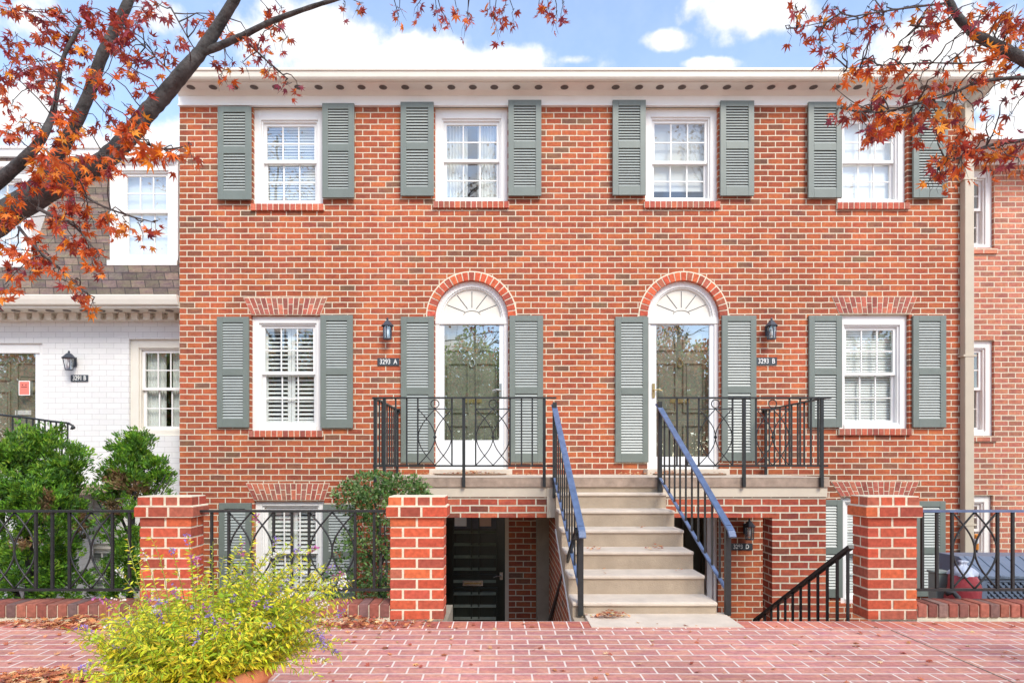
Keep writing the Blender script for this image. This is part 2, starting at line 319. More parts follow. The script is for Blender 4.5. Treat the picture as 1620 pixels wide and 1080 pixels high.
# ------------------------------------------------------------------ window, shutter and door parts
def window(par, x0, x1, z0, z1, zmid, y, blind, trim='white', header=0.0, glass='glass', side=0.075, sash='white', grid=(3, 2), sash2=None):
    """double-hung window: casing filling the opening, two sashes with glazing bars, panes, and what hangs behind"""
    mb = MB(); w = side; yb = y + 0.16
    mb.box(x0, x0 + w, y, yb, z0, z1); mb.box(x1 - w, x1, y, yb, z0, z1)
    mb.box(x0 + w, x1 - w, y, yb, z1 - w * 0.8 - header, z1); mb.box(x0 + w, x1 - w, y - 0.012, yb, z0, z0 + w * 0.7)
    # stop bead inside the casing
    a, b, c, d = x0 + w, x1 - w, z0 + w * 0.7, z1 - w * 0.8 - header
    bd = 0.022
    mb.box(a, a + bd, y + 0.022, yb, c, d); mb.box(b - bd, b, y + 0.022, yb, c, d); mb.box(a + bd, b - bd, y + 0.022, yb, d - bd, d); mb.box(a + bd, b - bd, y + 0.022, yb, c, c + bd)
    win = mb.build('window', M[trim], par, bevel=0.003)
    a += bd; b -= bd; c += bd; d -= bd
    s = 0.038
    for k, (lo, hi, yy) in enumerate(((zmid - 0.02, d, y + 0.05), (c, zmid + 0.02, y + 0.085))):
        m2 = MB(); m2.box(a, a + s, yy, yy + 0.032, lo, hi); m2.box(b - s, b, yy, yy + 0.032, lo, hi)
        m2.box(a + s, b - s, yy, yy + 0.032, hi - s, hi); m2.box(a + s, b - s, yy, yy + 0.032, lo, lo + s)
        if grid:
            for i in range(1, grid[0]):
                xx = lerp(a + s, b - s, i / grid[0]); m2.box(xx - 0.008, xx + 0.008, yy + 0.008, yy + 0.026, lo + s, hi - s)
            for j in range(1, grid[1]):
                zz = lerp(lo + s, hi - s, j / grid[1]); m2.box(a + s, b - s, yy + 0.0095, yy + 0.0245, zz - 0.008, zz + 0.008)
        m2.build('sash', M[sash2 if (sash2 and k == 1) else sash], win, bevel=0.002)
        m3 = MB(); m3.poly([(a + s, yy + 0.016, lo + s), (b - s, yy + 0.016, lo + s), (b - s, yy + 0.016, hi - s), (a + s, yy + 0.016, hi - s)])
        m3.build('pane', M[glass], win)
    yb = y + 0.145; mb = MB()
    if blind == 'slats':
        n = int((d - c) / 0.036)
        for i in range(n):
            z = c + (i + 0.5) * (d - c) / n; mb.add([(a, yb, z - 0.016), (b, yb, z - 0.016), (b, yb + 0.010, z + 0.014), (a, yb + 0.010, z + 0.014)], [(0, 1, 2, 3)])
        mb.build('blind', M['blind'], win)
    elif blind == 'half_slats':
        zz = c + 0.16 * (d - c); mb.box(a, b, yb, yb + 0.004, zz, d); mb.box(a, b, yb - 0.006, yb + 0.012, zz - 0.025, zz); mb.build('blind', M['shade'], win)
    elif blind == 'louvre':
        m = (a + b) / 2
        for p, q in ((a, m - 0.003), (m + 0.003, b)):
            mb.box(p, p + 0.045, yb, yb + 0.028, c, d); mb.box(q - 0.045, q, yb, yb + 0.028, c, d); mb.box(p + 0.045, q - 0.045, yb, yb + 0.028, c, c + 0.07); mb.box(p + 0.045, q - 0.045, yb, yb + 0.028, d - 0.06, d); mb.box(p + 0.045, q - 0.045, yb, yb + 0.028, zmid - 0.03, zmid + 0.03)
            n = int((d - c) / 0.062)
            for i in range(n):
                z = c + 0.07 + (i + 0.5) * (d - c - 0.13) / n
                mb.add([(p + 0.045, yb - 0.004, z - 0.018), (q - 0.045, yb - 0.004, z - 0.018), (q - 0.045, yb + 0.036, z + 0.019), (p + 0.045, yb + 0.036, z + 0.019)], [(0, 1, 2, 3)])
        mb.build('blind', M['blind'], win)
    elif blind == 'shade':
        mb.box(a, b, yb, yb + 0.004, c, d); mb.build('blind', M['blind'], win)
    elif blind == 'curtain':
        def fold(p, q, m):
            n = 40; vs = []
            for i in range(n + 1):
                x = lerp(p, q, i / n); yy = yb + 0.03 + 0.022 * sin(i * 1.15 + m) + 0.008 * sin(i * 2.7)
                vs += [(x, yy, c), (x, yy, d)]
            mb.smooth = True; mb.add(vs, [(2 * i, 2 * i + 2, 2 * i + 3, 2 * i + 1) for i in range(n)])
        fold(a, lerp(a, b, 0.42), 0); fold(lerp(a, b, 0.60), b, 2); mb.build('curtain', M['curtain'], win)
    return win
def shutter(par, x0, x1, z0, z1, split, y=-0.004):
    mb = MB(); st = 0.075; t = 0.034; y0 = y - t; y1 = y; rl = 0.075; rb = 0.115
    zs = lerp(z0, z1, split)
    mb.box(x0, x0 + st, y0, y1, z0, z1); mb.box(x1 - st, x1, y0, y1, z0, z1)
    mb.box(x0 + st, x1 - st, y0, y1, z0, z0 + rb); mb.box(x0 + st, x1 - st, y0, y1, z1 - rl, z1); mb.box(x0 + st, x1 - st, y0, y1, zs - 0.045, zs + 0.045)
    mb.m = 1; mb.box(x0 + st, x1 - st, y1 - 0.006, y1 - 0.001, z0 + rb, zs - 0.045); mb.box(x0 + st, x1 - st, y1 - 0.006, y1 - 0.001, zs + 0.045, z1 - rl)  # near-black sheets stand in for the shade seen between the slats
    o = mb.build('shutter', [M['shutter'], M['dark_plastic_and_gap_shade']], par, bevel=0.003)
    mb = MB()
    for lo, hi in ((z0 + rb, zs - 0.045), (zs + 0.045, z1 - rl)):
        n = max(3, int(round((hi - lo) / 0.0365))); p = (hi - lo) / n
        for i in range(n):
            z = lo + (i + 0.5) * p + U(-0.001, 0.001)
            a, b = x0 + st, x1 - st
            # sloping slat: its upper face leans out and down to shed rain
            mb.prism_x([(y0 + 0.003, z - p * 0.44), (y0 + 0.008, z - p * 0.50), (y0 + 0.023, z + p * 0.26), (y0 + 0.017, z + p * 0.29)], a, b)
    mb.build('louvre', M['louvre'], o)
    return o
def brick_sill(par, x0, x1, z0, z1, y=-0.035, name='brick_sill', dull=0.15):
    mb = MB(); mb.m = 1; mb.box(x0, x1, y + 0.004, 0.05, z0 + 0.003, z1 - 0.003); mb.m = 0
    n = max(3, int(round((x1 - x0) / 0.073))); p = (x1 - x0) / n
    for i in range(n):
        mb.cur = brickc(dull); mb.box(x0 + i * p + 0.005, x0 + (i + 1) * p - 0.005, y + U(-0.002, 0.001), 0.045, z0, z1)
    return mb.build(name, [M['brick_unit'], M['mortar']], par, bevel=0.002)
def jack_arch(par, xa, xb, z0, xc, xd, z1, y=-0.004):
    """splayed flat arch: bottom xa..xb at z0, top xc..xd at z1, each voussoir cut in two with alternating joint"""
    mb = MB(); mb.m = 1; mb.prism_y([(xa, z0), (xb, z0), (xd, z1), (xc, z1)], y, 0.02); mb.m = 0
    n = int(round((xb - xa) / 0.062))
    for i in range(n):
        t0 = (i + 0.09) / n; t1 = (i + 0.91) / n; s = 0.36 if i % 2 else 0.62
        for lo, hi in ((0.03, s - 0.025), (s + 0.025, 0.97)):
            f = lambda t, k: lerp(lerp(xa, xb, t), lerp(xc, xd, t), k)
            mb.cur = brickc(0.25); mb.prism_y([(f(t0, lo), lerp(z0, z1, lo)), (f(t1, lo), lerp(z0, z1, lo)), (f(t1, hi), lerp(z0, z1, hi)), (f(t0, hi), lerp(z0, z1, hi))], y - 0.004, y + 0.01)
    return mb.build('jack_arch', [M['brick_unit'], M['mortar']], par)
def round_arch(par, cx, zs, r0, r1, y=-0.006):
    mb = MB(); n = 36
    ring = lambda a, r: (cx - r * cos(a), zs + r * sin(a))
    mb.m = 1
    for k in range(n):
        a0, a1 = pi * k / n, pi * (k + 1) / n
        p, q, s, t = ring(a0, r0), ring(a1, r0), ring(a1, r1 + 0.018), ring(a0, r1 + 0.018)
        mb.prism_y([p, q, s, t], y + 0.003, 0.1)
    mb.m = 0; n = 21
    for k in range(n):
        a0, a1 = pi * (k + 0.1) / n, pi * (k + 0.9) / n; am = (a0 + a1) / 2
        mb.cur = brickc(0.0); mb.prism_y([ring(a0, r0 - 0.004), ring(am, r0 - 0.004), ring(a1, r0 - 0.004), ring(a1, r1), ring(am, r1), ring(a0, r1)], y - 0.004, 0.098)
    return mb.build('arch', [M['brick_unit'], M['mortar']], par)
def panel_door(par, x0, x1, z0, z1, y, six=True):
    mb = MB(); mb.box(x0, x1, y, y + 0.045, z0, z1); w = x1 - x0; h = z1 - z0
    rows = ((0.06, 0.30), (0.38, 0.72), (0.80, 0.94)) if six else ((0.06, 0.40), (0.48, 0.92))
    for lo, hi in rows:
        for a, b in ((0.12, 0.45), (0.55, 0.88)):
            px0, px1, pz0, pz1 = x0 + a * w, x0 + b * w, z0 + lo * h, z0 + hi * h
            e = 0.02
            mb.box(px0, px1, y - 0.026, y, pz1 - e, pz1); mb.box(px0, px1, y - 0.026, y, pz0, pz0 + e); mb.box(px0, px0 + e, y - 0.026, y, pz0 + e, pz1 - e); mb.box(px1 - e, px1, y - 0.026, y, pz0 + e, pz1 - e)
            mb.box(px0 + 0.05, px1 - 0.05, y - 0.009, y, pz0 + 0.05, pz1 - 0.05)
    return mb.build('door', M['door'], par, bevel=0.003)
def iron_arcs(mb, o, u, w, z0, z1, r=0.0065, seg=18, circle=None, knob=True):
    """interlaced scroll unit: '()' lens over ')(' arcs meeting at a diamond boss; o = point at the unit's centre, u = run direction"""
    o = Vector(o); u = Vector(u); hw = w / 2
    def crv(f): mb.tube([Vector((o.x, o.y, 0)) + u * f(t) + Vector((0, 0, lerp(z1, z0, t))) for t in [k / seg for k in range(seg + 1)]], r, 5)
    s = mb.smooth; mb.smooth = True
    crv(lambda t: hw * 0.97 * sin(pi * t)); crv(lambda t: -hw * 0.97 * sin(pi * t))
    crv(lambda t: -hw + hw * sin(pi * t)); crv(lambda t: hw - hw * sin(pi * t))
    mb.smooth = s
    if knob:
        zc = (z0 + z1) / 2; c = Vector((o.x, o.y, zc)); k = 0.02
        nrm = u.cross(Vector((0, 0, 1)))
        mb.add([c + Vector((0, 0, 1.5 * k)), c + u * k, c - Vector((0, 0, 1.5 * k)), c - u * k, c + nrm * k, c - nrm * k], [(0, 1, 4), (1, 2, 4), (2, 3, 4), (3, 0, 4), (1, 0, 5), (2, 1, 5), (3, 2, 5), (0, 3, 5)])
    if circle:
        zc, cr = circle; s = mb.smooth; mb.smooth = True
        mb.tube([Vector((o.x, o.y, zc)) + u * (cr * cos(2 * pi * k / 20)) + Vector((0, 0, cr * sin(2 * pi * k / 20))) for k in range(21)], r, 5); mb.smooth = s

# ================================================================== GROUND
g = MB(); g.poly([(-400, -3.36, -1.26), (400, -3.36, -1.26), (400, 600, -1.26), (-400, 600, -1.26)]); struct('ground', g, M['earth'])
EDGE = -3.35
g = MB(); g.m = 0; g.box(-60, 60, -120, EDGE - 0.207, -1.4, 0.0); struct('pavement', g, M['paver'])
g = MB(); g.box(-60, 60, EDGE - 0.207, EDGE, -1.4, 0.0); struct('pavement_border', g, M['paver_edge'])
g = MB(); g.box(-60, 60, -20, -9.6, -0.01, 0.006); struct('bounce_slab', g, M['tread'])  # unseen pale slab added behind the camera to bounce light onto the eave
g = MB(); g.box(2.815, 2.822, -9.5, EDGE - 0.25, -0.01, 0.004); struct('pavement_joint', g, M['slab_edge'])
g = MB(); g.box(3.8, 9.5, -3.1, -1.75, -1.26, -0.2); struct('planting_bed', g, M['earth'])

# ================================================================== MAIN TOWNHOUSE
H = thing('brick_townhouse', 'red brick townhouse with grey green shutters, two arched doors and a white cornice', 'townhouse', (0.98, 0, -1.25))
WL, WR = FX(284), FX(1541)
zt = 5.90
# openings: px left, px right, py bottom, py top
wins = {'w1': (400, 511, 324, None), 'w2': (688, 803, 320, None), 'w3': (1021, 1136, 320, None), 'w4': (1325, 1435, 322, None),
        'm1': (397, 509, 681, 499), 'm2': (1328, 1438, 678, 497), 'l1': (402, 513, 956, 792), 'l2': (1330, 1442, 955, 786)}
W = {k: (FX(a), FX(b), FZ(c), zt if d is None else FZ(d)) for k, (a, b, c, d) in wins.items()}
D1 = (FX(688), FX(804), 1.06, FZ(443)); D2 = (FX(1024), FX(1139), 1.06, FZ(443))
B1 = (FX(697), FX(805), -1.24, 0.80); B2 = (FX(1018), FX(1136), -1.24, 0.80)
mb = MB()
wall_sheet(mb, WL, WR, -1.3, 5.98, 0.0, list(W.values()) + [D1 + (1,), D2 + (1,), B1, B2], 0.11)
for x in (WL, WR): mb.poly([(x, 0, -1.3), (x, 9, -1.3), (x, 9, 6.0), (x, 0, 6.0)])
mb.poly([(WL, 9, -1.3), (WR, 9, -1.3), (WR, 9, 6.0), (WL, 9, 6.0)])
wall = mb.build('wall', M['brick'], H)
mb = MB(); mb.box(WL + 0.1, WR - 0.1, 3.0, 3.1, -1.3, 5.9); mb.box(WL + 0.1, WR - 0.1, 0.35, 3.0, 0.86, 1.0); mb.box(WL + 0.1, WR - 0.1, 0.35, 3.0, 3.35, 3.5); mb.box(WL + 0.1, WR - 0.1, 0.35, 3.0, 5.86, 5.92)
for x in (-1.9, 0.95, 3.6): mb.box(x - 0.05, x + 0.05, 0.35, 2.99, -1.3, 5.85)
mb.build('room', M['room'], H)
# roof and cornice
mb = MB(); mb.add([(WL + 0.15, -0.31, 6.212), (WR + 0.06, -0.31, 6.212), (WR, 9, 6.212), (WL, 9, 6.212), (WL + 3, 4.2, 6.9), (WR - 3, 4.2, 6.9)], [(0, 1, 5, 4), (1, 2, 5), (2, 3, 4, 5), (3, 0, 4), (0, 3, 2, 1)]); mb.build('roof', M['roof'], H)
cor = MB()
cor.add([(WL, -0.03, 6.075), (WR, -0.03, 6.075), (WR + 0.06, -0.25, 6.070), (WL + 0.16, -0.25, 6.070), (WL, -0.03, 6.11), (WR, -0.03, 6.11), (WR + 0.06, -0.25, 6.11), (WL + 0.16, -0.25, 6.11)], [(0, 3, 2, 1), (4, 5, 6, 7), (0, 1, 5, 4), (1, 2, 6, 5), (2, 3, 7, 6), (3, 0, 4, 7)])
cornice = cor.build('cornice', M['soffit'], H)
mb = MB(); mb.box(WL, WR, -0.03, 0.02, zt, 6.075); mb.box(WL - 0.004, WR + 0.004, -0.045, -0.03, zt, zt + 0.018); mb.build('frieze_board', M['white'], cornice, bevel=0.003)
mb = MB(); mb.prism_x([(-0.03, 6.074), (-0.03, 6.035), (-0.042, 6.035), (-0.05, 6.045), (-0.07, 6.062), (-0.085, 6.074)], WL, WR); mb.build('crown_moulding', M['soffit'], cornice)
vpx = [302, 337, 370, 402, 437, 472, 504, 538, 572, 606, 641, 678, 714, 748, 782, 817, 852, 893, 934, 974, 1011, 1044, 1079, 1114, 1150, 1185, 1220, 1253, 1287, 1323, 1357, 1390, 1425, 1462, 1498]
vd = 7.85
for px in vpx:
    v = MB(); x = FX(px, vd); y = vd - DF; zs_ = lambda yy: lerp(6.075, 6.070, (-0.03 - yy) / 0.22) - 0.004; n_ = 20; r_ = 0.052
    for ra, rb_, dz in ((r_, r_ * 0.84, 0.0), (r_ * 0.84, 0.0005, 0.001)):
        v.add([(x + q * cos(2 * pi * k / n_), y + q * sin(2 * pi * k / n_), zs_(y + q * sin(2 * pi * k / n_)) + dz) for q in (ra, rb_) for k in range(n_)], [(k, (k + 1) % n_, n_ + (k + 1) % n_, n_ + k) for k in range(n_)]); v.m = 1
    for k in range(-3, 4):
        w = sqrt(max(0, 0.044 ** 2 - (k * 0.012) ** 2)); yy = y + k * 0.012; v.box(x - w, x + w, yy - 0.002, yy + 0.002, zs_(yy) - 0.004, zs_(yy))
    v.build('soffit_vent', [M['vent'], M['vent']], cornice)
mb = MB()
gx0, gx1 = WL + 0.17, WR + 0.05
mb.prism_x([(-0.25, 6.078), (-0.25, 6.198), (-0.262, 6.206), (-0.335, 6.206), (-0.34, 6.196), (-0.34, 6.172), (-0.325, 6.162), (-0.32, 6.100), (-0.305, 6.080), (-0.28, 6.066)], gx0, gx1)
mb.build('gutter', M['gutter'], H, bevel=0.002)
mb = MB(); dx = FX(1525); mb.box(dx - 0.06, dx + 0.06, -0.10, -0.005, -1.0, 5.90)
mb.bar((dx, -0.052, 5.87), (dx + 0.10, -0.20, 6.0), 0.12, 0.09); mb.bar((dx + 0.10, -0.19, 5.99), (dx + 0.13, -0.29, 6.09), 0.12, 0.09)
sp_ = mb.build('downspout', M['spout'], H, bevel=0.008)
for z in (4.9, 2.6, 0.4):
    mb = MB(); mb.box(dx - 0.085, dx + 0.085, -0.106, -0.002, z, z + 0.025); mb.build('strap', M['spout'], sp_)
# windows
Y0 = 0.05
spec = {'w1': (256, 'slats', 0.07, 'glass_up', 'shutter'), 'w2': (254, 'curtain', 0.05, 'glass_up', None), 'w3': (257, 'half_slats', 0.03, 'glass', None), 'w4': (256, 'shade', 0.03, 'glass', None),
        'm1': (590, 'louvre', 0.02, 'glass', None), 'm2': (591, 'slats', 0.06, 'glass', None), 'l1': (873, 'louvre', 0.0, 'glass', None), 'l2': (873, 'slats', 0.0, 'glass', None)}
for k, (zm, bl, hd, gl, s2) in spec.items():
    a, b, c, d = W[k]
    window(H, a, b, c, d, FZ(zm, 8.1), Y0, bl, header=hd, glass=gl, side=0.085, sash2=None)
for k, top in (('w1', 324), ('w2', 320), ('w3', 320), ('w4', 322), ('m1', 681), ('m2', 678)):
    a, b, c, d = W[k]; brick_sill(H, a - 0.02, b + 0.02, c - 0.085, c)
for a, b, z0, c, d, z1 in ((398, 507, 498, 385, 518, 471), (1327, 1440, 496, 1316, 1451, 469), (402, 513, 791, 389, 522, 764), (1330, 1443, 785, 1314, 1454, 761)):
    jack_arch(H, FX(a), FX(b), FZ(z0), FX(c), FX(d), FZ(z1))
sh = [(348, 400, 319, 173), (512, 562, 316, 168), (635, 687, 313, 166), (804, 856, 313, 163), (968, 1020, 312, 163), (1137, 1190, 313, 164), (1275, 1328, 316, 166), (1440, 1494, 316, 165)]
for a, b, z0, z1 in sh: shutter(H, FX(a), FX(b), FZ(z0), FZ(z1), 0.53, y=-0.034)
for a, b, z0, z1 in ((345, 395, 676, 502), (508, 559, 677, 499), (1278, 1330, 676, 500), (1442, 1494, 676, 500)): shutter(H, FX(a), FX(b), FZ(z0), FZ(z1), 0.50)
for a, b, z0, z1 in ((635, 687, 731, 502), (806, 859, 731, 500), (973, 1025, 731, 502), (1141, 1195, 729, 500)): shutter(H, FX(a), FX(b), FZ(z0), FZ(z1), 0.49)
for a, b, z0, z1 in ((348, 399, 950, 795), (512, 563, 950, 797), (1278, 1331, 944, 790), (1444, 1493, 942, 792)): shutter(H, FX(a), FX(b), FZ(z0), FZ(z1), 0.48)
# arched entrances
for (x0, x1, zb, ztp), glass_px, full, hs in ((D1, (703, 790, 514, 696), False, 1), (D2, (1038, 1122, 514, 722), True, -1)):
    r = (x1 - x0) / 2; cx = (x0 + x1) / 2; zsp = ztp - r
    round_arch(H, cx, zsp, r, r + 0.10)
    mb = MB(); n = 32; fw = 0.075; y = 0.055
    for k in range(n):
        a0, a1 = pi * k / n, pi * (k + 1) / n
        f = lambda a, rr: (cx - rr * cos(a), zsp + rr * sin(a))
        mb.prism_y([f(a0, r), f(a1, r), f(a1, r - fw), f(a0, r - fw)], y, 0.16)
        mb.prism_y([f(a0, r - fw), f(a1, r - fw), f(a1, r - fw - 0.018), f(a0, r - fw - 0.018)], y + 0.02, 0.16)
    mb.box(x0, x1, y - 0.01, 0.16, zsp - 0.085, zsp)
    mb.box(x0, x0 + 0.055, y, 0.16, zb, zsp - 0.085); mb.box(x1 - 0.055, x1, y, 0.16, zb, zsp - 0.085)
    fr = mb.build('door_frame', M['white'], H, bevel=0.004)
    mb = MB(); rr = r - fw - 0.018
    mb.prism_y([(cx - rr * cos(pi * k / n), zsp + rr * sin(pi * k / n)) for k in range(n + 1)], y + 0.05, y + 0.07)
    mb.m = 1
    for a in (25, 57, 90, 123, 155):
        ca, sa = cos(radians(a)), sin(radians(a)); wd = 0.0045; r0, r1 = rr * 0.27, rr * 0.93
        mb.prism_y([(cx + r0 * ca - wd * sa, zsp + 0.05 + r0 * sa * 0.9 + wd * ca), (cx + r0 * ca + wd * sa, zsp + 0.05 + r0 * sa * 0.9 - wd * ca), (cx + r1 * ca + wd * sa, zsp + 0.05 + r1 * sa * 0.86 - wd * ca), (cx + r1 * ca - wd * sa, zsp + 0.05 + r1 * sa * 0.86 + wd * ca)], y + 0.047, y + 0.051)
    pts = [(cx - 0.11 * cos(pi * k / 10), zsp + 0.05 + 0.055 * sin(pi * k / 10)) for k in range(11)]
    for i in range(10): mb.bar((pts[i][0], y + 0.049, pts[i][1]), (pts[i + 1][0], y + 0.049, pts[i + 1][1]), 0.006)
    mb.build('fanlight', [M['cream'], M['plate']], fr)
    # storm door
    sx0, sx1, sz0, sz1 = x0 + 0.058, x1 - 0.058, zb + 0.075, zsp - 0.09
    ga, gb, gt, gbm = FX(glass_px[0], 8.08), FX(glass_px[1], 8.08), FZ(glass_px[2], 8.08), FZ(glass_px[3], 8.08)
    mb = MB(); yy = y + 0.015
    mb.box(sx0, ga, yy, yy + 0.035, sz0, sz1); mb.box(gb, sx1, yy, yy + 0.035, sz0, sz1); mb.box(ga, gb, yy, yy + 0.035, gt, sz1); mb.box(ga, gb, yy, yy + 0.035, sz0, gbm)
    if not full: mb.box(ga + 0.01, gb - 0.01, yy - 0.006, yy, sz0 + 0.05, gbm - 0.055)
    sd = mb.build('storm_door', M['cool_white'], H, bevel=0.003)
    mb = MB(); mb.poly([(ga, yy + 0.018, gbm), (gb, yy + 0.018, gbm), (gb, yy + 0.018, gt), (ga, yy + 0.018, gt)]); mb.build('pane', M['glass_door'], sd)
    mb = MB(); hx = (sx1 - 0.045) if hs > 0 else (sx0 + 0.04); hz = FZ(617, 8.05)
    mb.box(hx - 0.018, hx + 0.018, yy - 0.012, yy, hz - 0.10, hz + 0.09); mb.tube([(hx, yy - 0.01, hz), (hx, yy - 0.05, hz)], 0.009); mb.tube([(hx, yy - 0.048, hz), (hx - hs * 0.05, yy - 0.052, hz + 0.006), (hx - hs * 0.105, yy - 0.046, hz - 0.008)], 0.008)
    mb.build('handle', M['brass'] if hs < 0 else M['steel'], sd)
    mb = MB(); mb.box(x0 - 0.05, x1 + 0.05, -0.22, 0.16, zb, zb + 0.075); mb.build('threshold', M['tread'], H, bevel=0.008)
    dr = panel_door(H, x0 + 0.04, x1 - 0.04, zb + 0.075, zsp - 0.02, y + 0.13)
    mb = MB(); kz = FZ(575, 8.2)
    mb.tube([(cx + 0.035 * cos(2 * pi * k / 16), y + 0.112, kz + 0.05 * sin(2 * pi * k / 16)) for k in range(17)], 0.009); mb.ball((cx, y + 0.118, kz + 0.06), 0.02); mb.build('knocker', M['steel'] if hs > 0 else M['brass'], dr)
    mb = MB(); mz = FZ(634, 8.2); mb.box(cx - 0.13, cx + 0.13, y + 0.112, y + 0.13, mz - 0.03, mz + 0.03); mb.build('mail_slot', M['brass'], dr)
# basement doors
for (x0, x1, zb, ztp), first in ((B1, True), (B2, False)):
    mb = MB(); mb.box(x0, x0 + 0.05, 0.03, 0.16, zb, ztp); mb.box(x1 - 0.05, x1, 0.03, 0.16, zb, ztp); mb.box(x0 + 0.05, x1 - 0.05, 0.03, 0.16, ztp - 0.06, ztp)
    if not first: mb.box(x1 - 0.13, x1 - 0.05, 0.05, 0.15, zb, ztp - 0.06)
    mb.build('door_frame', M['beige'] if first else M['cool_white'], H, bevel=0.003)
    dr = panel_door(H, x0 + 0.05, x1 - 0.05, zb, ztp - 0.06, 0.13, six=False); dr.data.materials[0] = M['black_door']
    if first:
        mb = MB()
        for i in range(9):
            z = FZ(842 + i * 19.5, 8.1); mb.prism_x([(0.118, z - 0.016), (0.098, z - 0.012), (0.118, z + 0.026)], x0 + 0.16, x1 - 0.17)
        mb.build('louvre', M['door_reflection'], dr)  # raised streaks stand in for the steps' reflection; the door has no slats
        mb = MB(); a, b, z = FX(732, 8.1), FX(764, 8.1), FZ(922, 8.1); mb.box(a, b, 0.10, 0.13, z - 0.035, z + 0.035); mb.m = 1; mb.box(a + 0.02, b - 0.02, 0.096, 0.10, z - 0.012, z + 0.012); mb.build('mail_slot', [M['steel'], M['brass']], dr)
        mb = MB(); hx, hz = FX(793, 8.1), FZ(911, 8.1); mb.box(hx - 0.02, hx + 0.02, 0.115, 0.13, hz - 0.05, hz + 0.05); mb.tube([(hx, 0.12, hz), (hx, 0.07, hz), (hx - 0.05, 0.065, hz + 0.01), (hx - 0.10, 0.07, hz - 0.012)], 0.009); mb.build('handle', M['steel'], dr)
        mb = MB(); mb.box(FX(719, 8.1), FX(788, 8.1), 0.112, 0.13, FZ(836, 8.1), FZ(808, 8.1)); mb.build('top_panel', M['lantern'], dr)
for a, b, m, lab in ((719, 738, 'paper', 'small white notice taped to the top of the dark basement door'), (758, 777, 'tanpaper', 'small tan notice taped to the top of the dark basement door')):
    mb = MB(); mb.box(FX(a, 8.1), FX(b, 8.1), 0.107, 0.1105, FZ(832, 8.1), FZ(818, 8.1)); tag(mb.build('paper_notice', M[m]), lab, 'notice')

# ================================================================== WHITE PAINTED TOWNHOUSE
Y1 = 0.40; D_ = DF + Y1
H2 = thing('painted_townhouse', 'white painted brick townhouse with slate mansard roof and dormers', 'townhouse', (-8, Y1, -1.25))
XL, XR = -13.0, WL - 0.012
dh = (-7.40, FX(67, D_), 0.92, FZ(543, D_)); wh = (FX(204, D_), XR - 0.03, FZ(689, D_), FZ(536, D_))
wh2 = (-9.6, -8.5, wh[2], wh[3]); lw = (-6.0, -5.0, -0.9, 0.1)
ztop = FZ(509, D_)
mb = MB(); wall_sheet(mb, XL, XR, -1.3, ztop + 0.05, Y1, [dh, wh, wh2, lw], 0.11)
mb.poly([(XL, 9, -1.3), (XR, 9, -1.3), (XR, 9, 5.6), (XL, 9, 5.6)]); mb.poly([(XL, Y1, -1.3), (XL, 9, -1.3), (XL, 9, 5.6), (XL, Y1 + 0.9, 5.6), (XL, Y1, 3.2)])
mb.build('wall', M['brick_white'], H2)
mb = MB(); mb.box(XL + 0.1, XR - 0.1, 2.5, 2.6, -1.3, 5.5); mb.box(XL + 0.1, XR - 0.1, Y1 + 0.35, 2.5, 3.2, 3.3); mb.box(XL + 0.1, XR - 0.1, Y1 + 0.35, 2.5, 0.75, 0.85); mb.build('room', M['room'], H2)
window(H2, *wh, FZ(615, D_ + .1), Y1 + 0.04, 'curtain', trim='cream', header=0.03, side=0.11)
window(H2, *wh2, FZ(615, D_ + .1), Y1 + 0.04, 'curtain', trim='cream', header=0.03, side=0.11)
window(H2, *lw, -0.4, Y1 + 0.04, 'slats', trim='cream', side=0.1)
# mansard slope with dormers
yb, zb_, yt, zt2 = 0.06, FZ(469, 8.06), 0.92, FZ(250, 8.92)
DORM = ((FX(175, 8.3), FX(283, 8.3), FZ(414, 8.3), FZ(262, 8.3), 335), (FX(-58, 8.3), FX(51, 8.3), FZ(419, 8.3), FZ(275, 8.3), 342))
mb = MB(); my = lambda z: lerp(yb, yt, (z - zb_) / (zt2 - zb_))
def slope(xa, xb, za, zb3): mb.add([(xa, my(za), za), (xb, my(za), za), (xb, my(zb3), zb3), (xa, my(zb3), zb3)], [(0, 1, 2, 3)])
slope(XL, DORM[1][0], zb_, zt2); slope(DORM[1][1], DORM[0][0], zb_, zt2); slope(DORM[0][1], XR, zb_, zt2)
for q_ in DORM: slope(q_[0], q_[1], zb_, q_[2] - 0.02); slope(q_[0], q_[1], q_[3] + 0.02, zt2)
mb.add([(XL, yb, zb_), (XR, yb, zb_), (XR, Y1 + 0.3, zb_), (XL, Y1 + 0.3, zb_)], [(0, 1, 2, 3)])
mb.poly([(XR, yb, zb_), (XR, Y1 + 0.3, zb_), (XR, yt + 0.3, zt2), (XR, yt, zt2)])
man = mb.build('mansard_roof', M['shingle'], H2)
mb = MB(); mb.box(XL, XR, yt - 0.05, yt + 0.25, zt2, zt2 + 0.11); mb.box(XL, XR, yt - 0.08, yt + 0.25, zt2 + 0.11, zt2 + 0.14); mb.build('roof_edge', M['white'], H2)
mb = MB(); mb.poly([(XL, yt + 0.2, zt2 + 0.1), (XR, yt + 0.2, zt2 + 0.1), (XR, 9, zt2 + 0.1), (XL, 9, zt2 + 0.1)]); mb.build('roof', M['roof'], H2)
